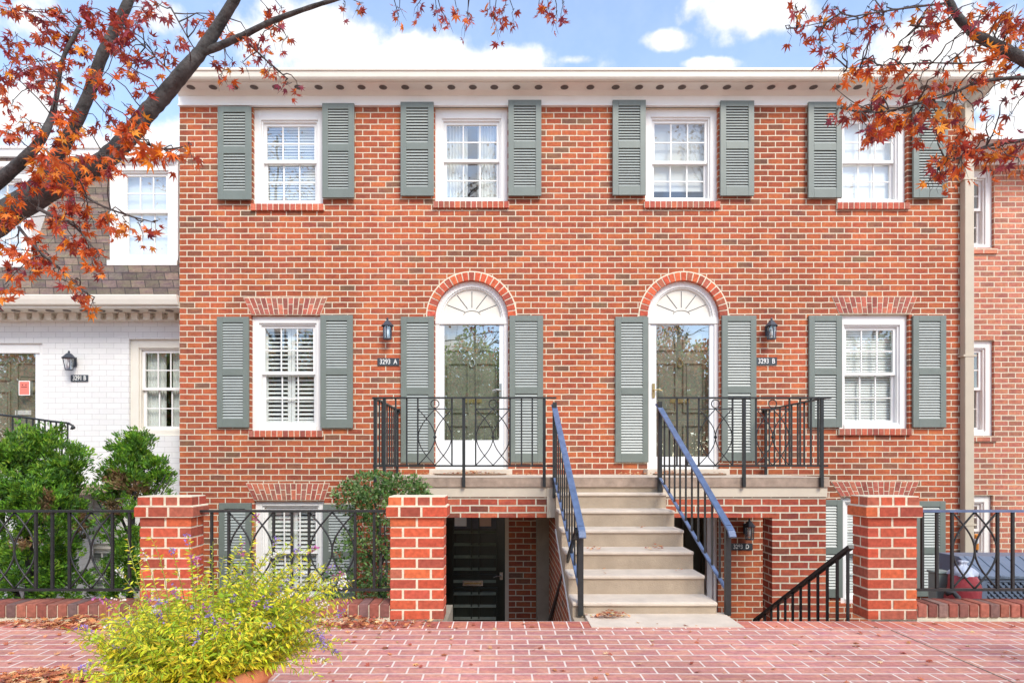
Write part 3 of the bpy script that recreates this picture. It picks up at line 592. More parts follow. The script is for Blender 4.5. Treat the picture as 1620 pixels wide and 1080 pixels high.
for (a, b, z0, z1, zm) in DORM:
    mb = MB(); yf = 0.28
    mb.box(a, a + 0.05, yf, yt + 0.1, z0, z1); mb.box(b - 0.05, b, yf, yt + 0.1, z0, z1); mb.box(a, b, yf, yt + 0.3, z1, z1 + 0.06); mb.box(a - 0.03, b + 0.0, yf - 0.06, yt + 0.3, z1 + 0.06, z1 + 0.13); mb.box(a - 0.01, b + 0.01, yf - 0.05, yt, z0 - 0.07, z0)
    mb.box(a + 0.05, b - 0.05, yf + 0.3, yf + 0.32, z0, z1)
    dm = mb.build('dormer', M['white'], H2, bevel=0.004)
    window(H2, a + 0.052, b - 0.052, z0 + 0.002, z1 - 0.002, FZ(zm, 8.35), yf + 0.01, 'shade', header=0.0, side=0.085, glass='glass_up')
mb = MB(); yg = 0.0
mb.prism_x([(0.07, 3.30), (0.07, 3.42), (-0.05, 3.42), (-0.06, 3.41), (-0.05, 3.36), (-0.03, 3.30), (0.0, 3.285)], XL, XR); mb.build('gutter', M['cream'], H2)
mb = MB(); mb.box(XL, XR, 0.01, Y1 - 0.002, 3.262, 3.285); mb.box(XL, XR, Y1 - 0.05, Y1 + 0.05, ztop, 3.26); mb.box(XL, XR, Y1 - 0.075, Y1 - 0.05, ztop, ztop + 0.03)
c2 = mb.build('cornice', M['cream'], H2)
for px in range(-60, 285, 27):
    v = MB(); x, y = FX(px + 4, 8.15), 0.15; v.lathe([(0.05, 3.258), (0.05, 3.252), (0.0005, 3.253)], x, y, 16); v.build('soffit_vent', M['vent'], c2)
for i in range(60):
    x = XR - 0.08 - i * 0.168
    if x < -7.3: break
    mb = MB(); mb.box(x - 0.045, x + 0.045, Y1 - 0.13, Y1 - 0.05, 3.17, 3.26); mb.build('dentil', M['cream'], c2)
# its storm door
a, b, c, d = dh
mb = MB(); mb.box(a, a + 0.06, Y1 + 0.03, Y1 + 0.14, c, d); mb.box(b - 0.06, b, Y1 + 0.03, Y1 + 0.14, c, d); mb.box(a + 0.06, b - 0.06, Y1 + 0.03, Y1 + 0.14, d - 0.13, d); mb.build('door_frame', M['white'], H2, bevel=0.004)
a += 0.06; b -= 0.06; d -= 0.13; yy = Y1 + 0.05; gb = FX(57, D_ + 0.06); gt = FZ(559, D_ + .06)
mb = MB(); mb.box(a, a + 0.08, yy, yy + 0.035, c, d); mb.box(gb, b, yy, yy + 0.035, c, d); mb.box(a + 0.08, gb, yy, yy + 0.035, gt, d); mb.box(a + 0.08, gb, yy, yy + 0.035, c, c + 0.1)
sd = mb.build('storm_door', M['cool_white'], H2, bevel=0.003)
mb = MB(); mb.poly([(a + 0.08, yy + 0.02, c + 0.1), (gb, yy + 0.02, c + 0.1), (gb, yy + 0.02, gt), (a + 0.08, yy + 0.02, gt)]); mb.build('pane', M['glass_door'], sd)
dr = panel_door(H2, a, b, c, d, Y1 + 0.16)
mb = MB(); ms = (FX(25, 8.55), FX(50, 8.55), FZ(655, 8.55), FZ(650, 8.55)); mb.box(ms[0], ms[1], Y1 + 0.135, Y1 + 0.16, ms[2] - 0.01, ms[3] + 0.01); mb.build('mail_slot', M['paper'], dr)
# red note on the pane, with two dots and a line
mb = MB(); xa, xb, za, zb2 = FX(29, D_ + .04), FX(47, D_ + .04), FZ(625, D_ + .04), FZ(602, D_ + .04); y = yy - 0.004
mb.m = 1; mb.box(xa, xb, y, y + 0.002, za, zb2); mb.m = 0; mb.box(xa + 0.012, xb - 0.012, y - 0.002, y, za + 0.012, zb2 - 0.012)
mb.m = 2; xm = (xa + xb) / 2
for s in (-1, 1): mb.box(xm + s * 0.025 - 0.009, xm + s * 0.025 + 0.009, y - 0.004, y - 0.002, zb2 - 0.062, zb2 - 0.05)
for k in range(6): mb.box(xm - 0.042 + k * 0.014, xm - 0.028 + k * 0.014, y - 0.004, y - 0.002, zb2 - 0.094 + 0.002 * abs(k - 2.5), zb2 - 0.087 + 0.002 * abs(k - 2.5))
tag(mb.build('paper_note', [M['pink'], M['paper'], M['ink']]), 'red sheet with two dots and a line on the white house storm door', 'note')
S2 = thing('side_stoop', 'raised concrete landing in front of the white house door', 'stoop', (-6.6, -0.3, -1.25))
mb = MB(); mb.box(-9, FX(112, 7.2), -0.95, Y1 - 0.003, 0.82, 0.92); mb.build('landing', M['concrete'], S2, bevel=0.01)
mb = MB(); mb.box(-9, FX(40, 7.2), -0.9, Y1 - 0.003, -1.25, 0.818); mb.build('base', M['brick_white'], S2)
RL = thing('iron_railing', 'thin curved black railing on the landing of the white house', 'railing', (-5.9, -0.85, 0.92))
d = 7.2; pts = [P(-60, 648, d), P(0, 656, d), P(40, 660, d), P(80, 666, d), P(108, 669, d), P(115, 673, d), P(113, 679, d)]
mb = MB(); mb.smooth = True; mb.tube(pts, 0.014, 6); mb.ball(P(116, 676, d), 0.022); mb.build('top_rail', M['iron'], RL)
for px in (-30, -6, 20, 31, 42, 52, 62, 71, 80, 89, 98, 107):
    mb = MB(); p = P(px, lerp(655, 668, max(0, px) / 107), d); mb.box(p.x - 0.007, p.x + 0.007, p.y - 0.007, p.y + 0.007, 0.92, p.z); mb.build('baluster', M['iron'], RL)

# ================================================================== RIGHT NEIGHBOUR
Y3 = 0.62; D3 = DF + Y3
H3 = thing('neighbour_townhouse', 'paler pinkish brick townhouse with narrow white windows beyond the downspout', 'townhouse', (9, Y3, -1.25))
r1 = (FX(1573, D3) - 0.95, FX(1573, D3), FZ(393, D3), FZ(268, D3)); r2 = (r1[0], FX(1573, D3), FZ(689, D3), FZ(538, D3)); r3 = (r1[0], FX(1571, D3), FZ(890, D3), FZ(783, D3))
zz = FZ(262, D3); x0, x1 = WR + 0.002, 15.0
r1 = (max(r1[0], x0 + 0.002),) + r1[1:]; r2 = (max(r2[0], x0 + 0.002),) + r2[1:]; r3 = (max(r3[0], x0 + 0.002),) + r3[1:]
mb = MB(); wall_sheet(mb, x0, x1, -1.3, zz + 0.1, Y3, [r1, r2, r3], 0.11); mb.poly([(x1, Y3, -1.3), (x1, 9, -1.3), (x1, 9, zz), (x1, Y3, zz)]); mb.poly([(x0, 9, -1.3), (x1, 9, -1.3), (x1, 9, zz), (x0, 9, zz)])
mb.build('wall', M['brick_far'], H3)
mb = MB(); mb.box(x0 + 0.1, x1 - 0.1, 2.5, 2.6, -1.3, 5.3); mb.box(x0 + 0.1, x1 - 0.1, Y3 + 0.35, 2.5, 3.3, 3.4); mb.box(x0 + 0.1, x1 - 0.1, Y3 + 0.35, 2.5, 0.9, 1.0); mb.box(x0 + 0.1, x1 - 0.1, Y3 + 0.35, 2.5, 5.2, 5.3); mb.build('room', M['room'], H3)
for r, zm in ((r1, 332), (r2, 615), (r3, 838)): window(H3, *r, FZ(zm, D3 + .1), Y3 + 0.045, None, header=0.03, side=0.09, grid=(2, 2))
for r in (r1, r2): 
    mb = MB(); mb.box(r[0], r[1] + 0.03, Y3 - 0.03, Y3 + 0.06, r[2] - 0.08, r[2]); brk = mb.build('brick_sill', M['brick_far'], H3)
mb = MB(); mb.box(x0, x1, Y3 - 0.03, Y3 + 0.02, zz, zz + 0.12); mb.box(x0, x1, Y3 - 0.38, Y3 + 0.02, zz + 0.12, zz + 0.15); mb.box(x0, x1, Y3 - 0.5, Y3 - 0.38, zz + 0.11, zz + 0.24); mb.build('cornice', M['white'], H3)
mb = MB(); mb.add([(x0, Y3 - 0.48, zz + 0.25), (x1, Y3 - 0.48, zz + 0.25), (x1, 4.5, zz + 0.9), (x0, 4.5, zz + 0.9), (x0, 9, zz + 0.2), (x1, 9, zz + 0.2)], [(0, 1, 2, 3), (3, 2, 5, 4)]); mb.build('roof', M['roof'], H3)

# ================================================================== STOOP
S = thing('front_stoop', 'concrete stoop with seven steps and brick base shared by both arched doors', 'stoop', (1.2, -1.5, -1.25))
PX0, PX1, PY = -1.38, 3.50, -1.50
SX0, SX1 = 0.556, 1.72
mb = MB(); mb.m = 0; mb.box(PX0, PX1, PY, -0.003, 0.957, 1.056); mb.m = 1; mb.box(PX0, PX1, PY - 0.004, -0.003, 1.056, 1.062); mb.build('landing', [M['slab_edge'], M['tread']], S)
for q_ in ((PX0 + 0.01, SX0 - 0.08, PY + 0.015, -0.003, 0.848, 0.956), (SX1 + 0.002, PX1 - 0.01, PY + 0.015, -0.003, 0.848, 0.956), (SX0 - 0.08, SX0 + 0.03, PY + 0.01, PY + 0.3, 0.627, 0.956)):
    mb = MB(); mb.box(*q_); mb.build('fascia', M['beige'], S, bevel=0.003)
mb = MB(); yb0, yb1 = PY + 0.03, PY + 0.27
mb.box(PX0 + 0.03, SX0 - 0.08, yb0, yb1, 0.627, 0.848); mb.build('brick_lintel', M['porch_brick'], S)
mb = MB(); mb.box(SX1, 2.903, yb0, yb1, 0.627, 0.848); mb.build('brick_lintel', M['porch_brick'], S)
for a, b in ((PX0 + 0.03, -0.72), (2.903, PX1 - 0.02)):
    mb = MB(); mb.box(a, b, yb0, yb1, -1.26, 0.627 if a < 0 else 0.848); mb.build('pier', M['porch_brick'], S)
noses = [(6.35 - 0.3 * k, 0.90 - 0.16 * k) for k in range(6)]
prof = [(PY + 0.3, 0.955), (PY + 0.02, 0.955)]
zprev = 0.955
prof = [(PY + 0.02, 0.955)]
for d_, z in noses:
    y = d_ - DF
    prof.append((prof[-1][0], z - 0.03)); prof.append((y + 0.015, z - 0.03))
prof += [(prof[-1][0], -0.02), (-3.30, -0.02), (-3.30, -0.19), (-1.62, 0.515), (-1.50, 0.627), (-1.2, 0.627), (-1.2, 0.955)]
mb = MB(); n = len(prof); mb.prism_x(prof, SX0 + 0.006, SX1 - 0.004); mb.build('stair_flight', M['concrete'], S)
yp = PY + 0.02
for d_, z in noses:
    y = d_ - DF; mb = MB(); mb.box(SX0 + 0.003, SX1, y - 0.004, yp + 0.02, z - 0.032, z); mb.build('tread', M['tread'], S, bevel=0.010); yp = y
mb = MB(); mb.box(SX0 + 0.1, SX1 + 0.06, -3.53, -3.10, -0.05, 0.006); mb.build('base_slab', M['tread'], S)
mb = MB(); mb.prism_x([(-3.345, -1.26), (-3.345, -0.215), (-1.62, 0.505), (-1.48, 0.60), (-0.62, 0.60), (-0.62, -1.26)], SX0 + 0.012, SX1 - 0.012); mb.build('side_wall', M['brick'], S)
mb = MB(); mb.bar((SX0 + 0.004, -3.34, -0.212), (SX0 + 0.004, -1.60, 0.512), 0.014, 0.022); mb.build('edge_bead', M['white'], S)
mb = MB(); mb.box(0.425, SX0 + 0.01, -0.62, -0.30, -1.26, 0.846); mb.build('column', M['retain'], S)
for x0, x1, lab in ((-0.43, SX0, 'concrete steps going down to the dark basement door left of the stairs'), (SX1, 2.66, 'concrete steps going down beside the railing right of the stairs')):
    st = MB()
    for k in range(7): st.box(x0 + 0.003, x1 - 0.003, -3.34 + k * 0.28, -3.34 + (k + 1) * 0.28, -1.26, -0.18 * (k + 1) if k < 6 else -1.2)
    tag(st.build('areaway_steps', M['tread']), lab, 'steps')
for x0, x1, y1, lab in ((-0.62, -0.433, -2.72, 'low grey concrete wall beside the brick pillar left of the stairs'),):
    mb = MB(); mb.box(x0, x1, -3.345, y1, -1.26, -0.02); tag(mb.build('retaining_wall', M['retain']), lab, 'wall')

# ------------------------------------------------------------------ porch railings
def post(par, x, y, z0, z1, w=0.032, name='post'):
    mb = MB(); mb.box(x - w / 2, x + w / 2, y - w / 2, y + w / 2, z0, z1); return mb.build(name, M['iron'], par)
ZT, ZB, ZM = 1.90, 1.185, 1.79
YR = PY - 0.018
def porch_rail(label, posts, bals, units, ends, xs, wall_bal):
    T = thing('porch_railing', label, 'railing', (sum(ends) / 2, YR, 1.06), 'iron railings along the porch')
    mb = MB(); mb.box(ends[0] - 0.02, ends[1] + 0.02, YR - 0.024, YR + 0.024, ZT, ZT + 0.016); mb.box(xs - 0.022, xs + 0.022, YR + 0.024, -0.005, ZT, ZT + 0.016); mb.build('top_rail', M['iron'], T)
    mb = MB(); mb.box(ends[0] + 0.01, ends[1] - 0.01, YR - 0.012, YR + 0.012, ZB - 0.012, ZB + 0.008); mb.box(xs - 0.012, xs + 0.012, YR + 0.013, -0.005, ZB - 0.012, ZB + 0.008); mb.build('bottom_rail', M['iron'], T)
    for x in posts: post(T, x, YR, 0.955, ZT)
    for x in bals:
        mb = MB(); mb.box(x - 0.008, x + 0.008, YR - 0.008, YR + 0.008, ZB, ZT); mb.build('baluster', M['iron'], T)
    for x, w in units:
        mb = MB(); iron_arcs(mb, (x, YR, 0), (1, 0, 0), w, ZB + 0.005, ZM, 0.0058, circle=(ZM + 0.055, 0.043)); mb.bar((x - w / 2, YR, ZM), (x + w / 2, YR, ZM), 0.011); mb.build('scroll_panel', M['iron'], T)
    for k in range(wall_bal):
        y = lerp(YR, 0, (k + 1) / (wall_bal + 1)); mb = MB(); mb.box(xs - 0.008, xs + 0.008, y - 0.008, y + 0.008, ZB, ZT); mb.build('baluster', M['iron'], T)
    mb = MB(); mb.box(xs - 0.03, xs + 0.03, -0.02, -0.004, ZT - 0.03, ZT + 0.03); mb.build('wall_bracket', M['iron'], T); 
    post(T, xs, -0.05, 1.062, ZT, 0.03)
    return T
f = lambda px: FX(px, 6.48)
porch_rail('black iron porch railing with two ringed scrolls in front of the left arched door', [f(593.5), f(608), f(733.7), f(861)], [f(p) for p in (626, 643.5, 661, 715, 752.5, 807, 825, 842)], [(f(688), f(715) - f(661)), (f(780), f(807) - f(752.5))], (f(593), f(877)), f(594) - 0.02, 9)
porch_rail('black iron porch railing with two ringed scrolls in front of the right arched door', [f(1177), f(1300)], [f(p) for p in (1071, 1088, 1105.5, 1159, 1196, 1249, 1266, 1283)], [(f(1132), f(1159) - f(1105.5)), (f(1222.5), f(1249) - f(1196))], (f(1043), f(1311)), f(1306), 9)
def hand_rail(label, x0, x1, top0, top1, low0, low1, group):
    """x at far / near end, (y, z) of the top rail and of the low rail at far and near end"""
    T = thing('stair_handrail', label, 'handrail', (x1, top1[0], 0.006), group)
    X = lambda y: lerp(x0, x1, (y - top0[0]) / (top1[0] - top0[0]))
    mb = MB(); mb.bar((X(top0[0]), top0[0], top0[1]), (X(top1[0]), top1[0], top1[1]), 0.058, 0.018); mb.bar((X(top1[0]), top1[0], top1[1]), (X(top1[0] - 0.02), top1[0] - 0.035, top1[1] - 0.05), 0.058, 0.02); mb.build('top_rail', M['rail_cap'], T, bevel=0.004)
    mb = MB(); mb.bar((X(low0[0]), low0[0], low0[1]), (X(low1[0]), low1[0], low1[1]), 0.03, 0.014); mb.build('bottom_rail', M['rail_cap'], T)
    zt_ = lambda y: lerp(top0[1], top1[1], (y - top0[0]) / (top1[0] - top0[0])); zl_ = lambda y: lerp(low0[1], low1[1], (y - low0[0]) / (low1[0] - low0[0]))
    ys, ye = top0[0] - 0.06, top1[0] + 0.06
    post(T, X(ys), ys, 0.84, ZT if False else zt_(ys) + 0.06, 0.042, 'newel_post'); post(T, X(ye), ye, 0.0, zt_(ye), 0.042, 'newel_post')
    n = 11
    for k in range(1, n):
        y = lerp(ys, ye, k / n); mb = MB(); mb.box(X(y) - 0.0075, X(y) + 0.0075, y - 0.0075, y + 0.0075, max(zl_(y), zl_(low1[0])), zt_(y) - 0.006); mb.build('baluster', M['iron'], T)
hand_rail('black handrail with blue sheen down the left side of the stairs', 0.553, 0.625, (-1.47, 1.84), (-3.22, 0.675), (-1.55, 1.05), (-3.15, 0.19), 'handrails of the stairs')
hand_rail('black handrail with blue sheen down the right side of the stairs', 1.672, 1.80, (-1.47, 1.845), (-3.22, 0.68), (-1.55, 1.05), (-3.15, 0.19), 'handrails of the stairs')
T = thing('basement_handrail', 'flat black handrail slanting down into the stairwell left of the stairs', 'handrail', (0.55, -2, -0.2))
mb = MB(); mb.bar(P(912, 838, 4.95), P(866, 992, 7.2), 0.02, 0.05); mb.build('top_rail', M['iron'], T)
mb = MB(); mb.tube([P(907, 853, 4.98), P(914, 852, 4.9)], 0.01); mb.build('bracket', M['iron'], T)
T = thing('basement_railing', 'black baluster railing descending beside the right brick pillar', 'railing', (2.69, -2.4, -1.2))
A, B = Vector((2.70, -3.3, 0.565)), Vector((2.70, -1.50, -0.475))
mb = MB(); mb.bar(A, B, 0.04, 0.03); mb.build('top_rail', M['iron'], T)
for k in range(12):
    p = A.lerp(B, (k + 0.3) / 12); mb = MB(); mb.box(p.x - 0.009, p.x + 0.009, p.y - 0.009, p.y + 0.009, -1.2, p.z - 0.01); mb.build('baluster', M['iron'], T)

# ------------------------------------------------------------------ pillars, low walls and fence
PF = -3.32
def pillar(x0, x1, label):
    T = thing('brick_pillar', label, 'pillar', ((x0 + x1) / 2, PF + 0.1, 0), 'brick pillars along the pavement')
    dp = 0.205; w = x1 - x0
    def course(mb, z0, z1, ex, k, nfront=2, gap=0.018):
        a0, a1, b0, b1 = x0 - ex, x1 + ex, PF - ex, PF + dp + ex
        mb.m = 1; mb.box(a0 + 0.004, a1 - 0.004, b0 + 0.004, b1 - 0.004, z0 - 0.008, z1 + 0.008); mb.m = 0
        W_ = a1 - a0
        cuts = [0, 0.5, 1] if k % 2 == 0 else [0, 0.24, 0.76, 1]
        if nfront == 4: cuts = [0, .25, .5, .75, 1]
        if nfront == 3: cuts = [0, .22, .58, 1]
        for i in range(len(cuts) - 1):
            p, q = a0 + cuts[i] * W_, a0 + cuts[i + 1] * W_
            p += 0 if i == 0 else gap / 2; q -= 0 if i == len(cuts) - 2 else gap / 2
            j = U(-0.0015, 0.0015)
            mid = (b0 + b1) / 2
            mb.cur = brickc(); 
            if i in (0, len(cuts) - 2) and k % 2 == 0:
                mb.box(p, q, b0 + j, mid - gap / 2, z0 + U(0, .001), z1); mb.cur = brickc(); mb.box(p, q, mid + gap / 2, b1 + j, z0, z1)
            elif i in (0, len(cuts) - 2): mb.box(p, q, b0 + j, b1 + j, z0, z1)
            else:
                mb.box(p, q, b0 + j, mid - 0.02, z0, z1); mb.cur = brickc(); mb.box(p, q, mid + 0.02, b1 - j, z0, z1)
    mb = MB()
    n = 10; hgt = 0.795 / n
    for k in range(n): course(mb, k * hgt + 0.0063, (k + 1) * hgt - 0.0063, 0, k + 1)
    mb.build('shaft', [M['brick_unit'], M['mortar']], T, bevel=0.003)
    mb = MB(); course(mb, 0.800, 0.872, 0.028, 1, 3); course(mb, 0.884, 0.948, 0.012, 0, 4)
    mb.m = 1; mb.prism_y([(x0 - 0.026, 0.872), (x1 + 0.026, 0.872), (x1 + 0.012, 0.886), (x0 - 0.012, 0.886)], PF - 0.026, PF + dp + 0.026)
    mb.build('cap', [M['brick_unit'], M['mortar']], T, bevel=0.003)
f = lambda px: FX(px, DF + PF)
pillar(f(221), f(302), 'short brick pillar behind the flower pot')
pillar(f(617), f(702), 'short brick pillar between the leafy shrub and the dark basement door')
pillar(f(1373), f(1451), 'short brick pillar at the top of the descending basement railing')
def low_wall(x0, x1, label):
    T = thing('low_wall', label, 'low wall', ((x0 + x1) / 2, PF, 0), 'low brick walls under the iron fence')
    mb = MB(); mb.m = 1; y0, y1 = PF - 0.005, PF + 0.205
    mb.box(x0, x1, y0 + 0.012, y1 - 0.004, -1.26, 0.112); mb.m = 0
    n = int((x1 - x0) / 0.0785); p = (x1 - x0) / n
    for i in range(n):
        if abs(x0 + i * p) > 7: continue
        mb.cur = brickc(0.35 if R() < 0.8 else 0.7); c = mb.cur; mb.cur = tuple(k * 0.78 for k in c); e = U(-0.003, 0.003)
        mb.box(x0 + i * p + 0.005, x0 + (i + 1) * p - 0.005, y0 + e, y1 + e, 0.022, 0.125 + U(-0.003, 0.003))
    mb.build('coping', [M['brick_unit'], M['mortar']], T, bevel=0.006)
low_wall(-9, f(221) - 0.002, 'low brick wall under the fence in front of the evergreen shrubs')
low_wall(f(302) + 0.002, f(617) - 0.002, 'low brick wall behind the flower pot under the middle fence')
low_wall(f(1451) + 0.002, 9, 'low brick wall under the fence in front of the blue grey bin')
YF = PF + 0.10
def fence(label, x0, x1, bars, units):
    T = thing('iron_fence', label, 'fence', ((x0 + x1) / 2, YF, 0.13), 'iron fence panels on the low walls')
    g_ = lambda px: FX(px, DF + YF)
    zt_, zb_ = 0.825, 0.215
    mb = MB(); mb.box(x0, x1, YF - 0.022, YF + 0.022, zt_, zt_ + 0.018); mb.build('top_rail', M['rail_cap'] if x0 > 3 else M['iron'], T)
    mb = MB(); mb.box(x0, x1, YF - 0.011, YF + 0.011, zb_ - 0.01, zb_ + 0.01); mb.build('bottom_rail', M['iron'], T)
    for px in bars:
        x = g_(px); mb = MB(); mb.box(x - 0.0095, x + 0.0095, YF - 0.0095, YF + 0.0095, zb_, zt_); mb.build('bar', M['iron'], T)
    for a, b in units:
        x = (g_(a) + g_(b)) / 2; w = g_(b) - g_(a); mb = MB(); iron_arcs(mb, (x, YF, 0), (1, 0, 0), w, zb_ + 0.008, zt_, 0.0075, knob=False); mb.build('scroll_panel', M['iron'], T)
fence('black iron fence panel in front of the evergreen shrubs', -7.0, f(221), (-190, -164, -136, -64, -38, -11, 57, 83, 110, 178, 205), ((-136, -64), (-11, 57), (110, 178)))
fence('black iron fence panel between the two brick pillars left of the stairs', f(302), f(617), (335, 362, 433, 462, 489, 562, 592), ((362, 433), (489, 562)))
fence('black iron fence panel in front of the blue grey bin', f(1451), 7.0, (1459, 1482, 1506, 1578, 1602, 1628, 1654, 1726, 1750, 1776), ((1506, 1578), (1654, 1726)))

# ------------------------------------------------------------------ lanterns and number plates
def lantern(px, py, d, label, s=1.0, coach=False, dz=0):
    c = P(px, py, d); x, z = c.x, c.z; yw = d - DF; T = thing('wall_lantern', label, 'lantern', (x, yw, z), 'wall lanterns by the doors')
    y = yw - 0.115 * s; m = M['lantern']
    h = 0.105 * s; r0, r1 = (0.050 * s, 0.066 * s)
    mb = MB(); mb.box(x - 0.035 * s, x + 0.035 * s, yw - 0.018, yw - 0.002, z - 0.05 * s, z + 0.09 * s); mb.tube([(x, yw - 0.015, z + 0.05 * s), (x, yw - 0.05 * s, z + 0.10 * s), (x, y, z + 0.12 * s)], 0.009 * s, 6); mb.build('back_plate', m, T)
    n = 6 if not coach else 4
    ring = lambda r, k: (x + r * cos(2 * pi * (k + 0.5) / n), y + r * sin(2 * pi * (k + 0.5) / n))
    if coach: r0, r1 = 0.045 * s, 0.075 * s
    mb = MB()
    for k in range(n):
        a, b = ring(r0, k), ring(r1 if coach else r0 * 1.12, k); mb.tube([(a[0], a[1], z - h), (b[0], b[1], z + h * 0.55)], 0.006 * s, 5)
        a2 = ring(r0, k + 1); mb.tube([(a[0], a[1], z - h), (a2[0], a2[1], z - h)], 0.006 * s, 5); b2 = ring(r1 if coach else r0 * 1.12, k + 1); mb.tube([(b[0], b[1], z + h * 0.55), (b2[0], b2[1], z + h * 0.55)], 0.007 * s, 5)
    mb.lathe([(0.001, z - h - 0.012), (r0 * 1.1, z - h - 0.008), (r0 * 1.1, z - h + 0.004), (0.001, z - h + 0.004)], x, y, 12); mb.build('cage', m, T)
    mb = MB()
    for k in range(n):
        a, b, a2, b2 = ring(r0 * 0.95, k), ring((r1 if coach else r0 * 1.12) * 0.96, k), ring(r0 * 0.95, k + 1), ring((r1 if coach else r0 * 1.12) * 0.96, k + 1); mb.poly([(a[0], a[1], z - h), (a2[0], a2[1], z - h), (b2[0], b2[1], z + h * 0.55), (b[0], b[1], z + h * 0.55)])
    mb.build('glass_panel', M['lamp_glass'], T)
    mb = MB(); mb.smooth = True; mb.lathe([(0.001, z - 0.075 * s), (0.012 * s, z - 0.07 * s), (0.018 * s, z - 0.03 * s), (0.020 * s, z + 0.005 * s), (0.012 * s, z + 0.03 * s), (0.001, z + 0.036 * s)], x, y, 12); mb.build('bulb', M['bulb'], T)
    mb = MB(); R1 = r1 * 1.22
    mb.lathe([(R1, z + h * 0.52), (R1 * 1.03, z + h * 0.60), (R1 * 0.72, z + h * 0.85), (R1 * 0.42, z + h * 1.15), (R1 * 0.30, z + h * 1.22), (0.012 * s, z + h * 1.30), (0.016 * s, z + h * 1.45), (0.008 * s, z + h * 1.58), (0.001, z + h * 1.62)], x, y, 6 if not coach else 12)
    mb.build('roof_cap', m, T)
lantern(615.5, 526, 8.0, 'dark wall lantern above the number plate left of the left door')
lantern(1214.5, 526, 8.0, 'dark wall lantern above the number plate right of the right door')
lantern(1180, 838, 8.0, 'dark wall lantern in the shade under the porch')
lantern(118, 575, D_, 'dark coach lantern on the white painted wall', coach=True, s=0.95)
def plate(px0, px1, py0, py1, d, body, label):
    x0, x1, z0, z1 = FX(px0, d), FX(px1, d), FZ(py1, d), FZ(py0, d); yw = d - DF; T = thing('number_plate', label, 'house number', ((x0 + x1) / 2, yw, (z0 + z1) / 2), 'house number plates')
    mb = MB(); mb.box(x0, x1, yw - 0.012, yw - 0.002, z0, z1); mb.m = 1; e = 0.004
    for a, b, c_, d2 in ((x0, x1, z0, z0 + e), (x0, x1, z1 - e, z1), (x0, x0 + e, z0 + e, z1 - e), (x1 - e, x1, z0 + e, z1 - e)): mb.box(a, b, yw - 0.0135, yw - 0.012, c_, d2)
    mb.build('panel', [M['plate'], M['lantern']], T)
    text('lettering', body, (x0 + x1) / 2, yw - 0.0135, (z0 + z1) / 2, (z1 - z0) * 0.92, M['letter'], T, 0.78)
plate(597.5, 632, 566.5, 578.5, 8.0, '3293  A', 'dark number plate reading 3293 A left of the left door')
plate(1195.5, 1228.5, 565.5, 577.5, 8.0, '3293  B', 'dark number plate reading 3293 B right of the right door')
plate(1154, 1190, 859, 869.5, 8.0, '3293  D', 'dark number plate reading 3293 D in the shade under the porch')
plate(113, 140, 593, 603.5, D_, '3291 B', 'dark number plate reading 3291 B on the white painted wall')

# ------------------------------------------------------------------ mats
for cx, lab in ((FX(746), 'half round doormat strewn with leaves at the left arched door'), (FX(1081), 'half round doormat strewn with leaves at the right arched door')):
    mb = MB(); n = 24; pts = [(cx - 0.46 * cos(pi * k / n), -0.23 - 0.42 * sin(pi * k / n)) for k in range(n + 1)]
    m_ = len(pts); mb.add([(p[0], p[1], 1.063) for p in pts] + [(p[0], p[1], 1.08) for p in pts], [list(range(m_, 2 * m_))] + [(i, (i + 1) % m_, (i + 1) % m_ + m_, i + m_) for i in range(m_)])
    tag(mb.build('doormat', M['mat']), lab, 'doormat', 'doormats at the arched doors')

# ------------------------------------------------------------------ bin, bags and small things behind the right fence
d = 5.7; q = lambda px: FX(px, d)
T = thing('storage_bin', 'blue grey lattice sided storage bin with ribbed lid behind the right fence', 'storage bin', (q(1600), d - DF + 0.3, -0.2))
bx0, bx1, by0, by1 = q(1553), q(1553) + 1.15, d - DF, d - DF + 0.5
mb = MB(); zt_ = FZ(915, d); mb.m = 0; mb.box(bx0 + 0.03, bx1 - 0.03, by0 + 0.03, by1, -0.2, zt_)
mb.m = 1; mb.box(bx0, bx1, by0, by0 + 0.03, zt_ - 0.03, zt_); mb.box(bx0, bx0 + 0.05, by0, by0 + 0.03, -0.2, zt_ - 0.03); mb.box(bx0, bx1, by0, by0 + 0.03, -0.2, -0.17)
for i in range(-6, 26):
    for s in (1, -1):
        xa = bx0 + 0.05 + i * 0.055; H_ = zt_ - 0.03 + 0.17
        a, b = (xa, -0.17), (xa + H_, zt_ - 0.03)
        if s < 0: a, b = (xa + H_, -0.17), (xa, zt_ - 0.03)
        lo, hi = bx0 + 0.05, bx1 - 0.01
        def clip(p, r_):
            t = 1.0
            if p[0] < lo: t = (lo - r_[0]) / (p[0] - r_[0])
            elif p[0] > hi: t = (hi - r_[0]) / (p[0] - r_[0])
            return (r_[0] + (p[0] - r_[0]) * t, r_[1] + (p[1] - r_[1]) * t)
        if max(a[0], b[0]) <= lo or min(a[0], b[0]) >= hi: continue
        a2, b2 = clip(a, b), clip(b, a)
        mb.bar((a2[0], by0 + 0.012 + 0.004 * s, a2[1]), (b2[0], by0 + 0.012 + 0.004 * s, b2[1]), 0.006, 0.018, up=(0, 1, 0) if False else (0, 0, 1))
mb.build('body', [M['dark_plastic_and_gap_shade'], M['bin']], T)
mb = MB(); z0, z1 = zt_, FZ(886, d)
mb.prism_x([(by0 - 0.02, z0), (by0 - 0.02, z0 + 0.03), (by0 + 0.25, z1), (by1 + 0.02, z1), (by1 + 0.02, z0)], bx0 - 0.03, bx1 + 0.03)
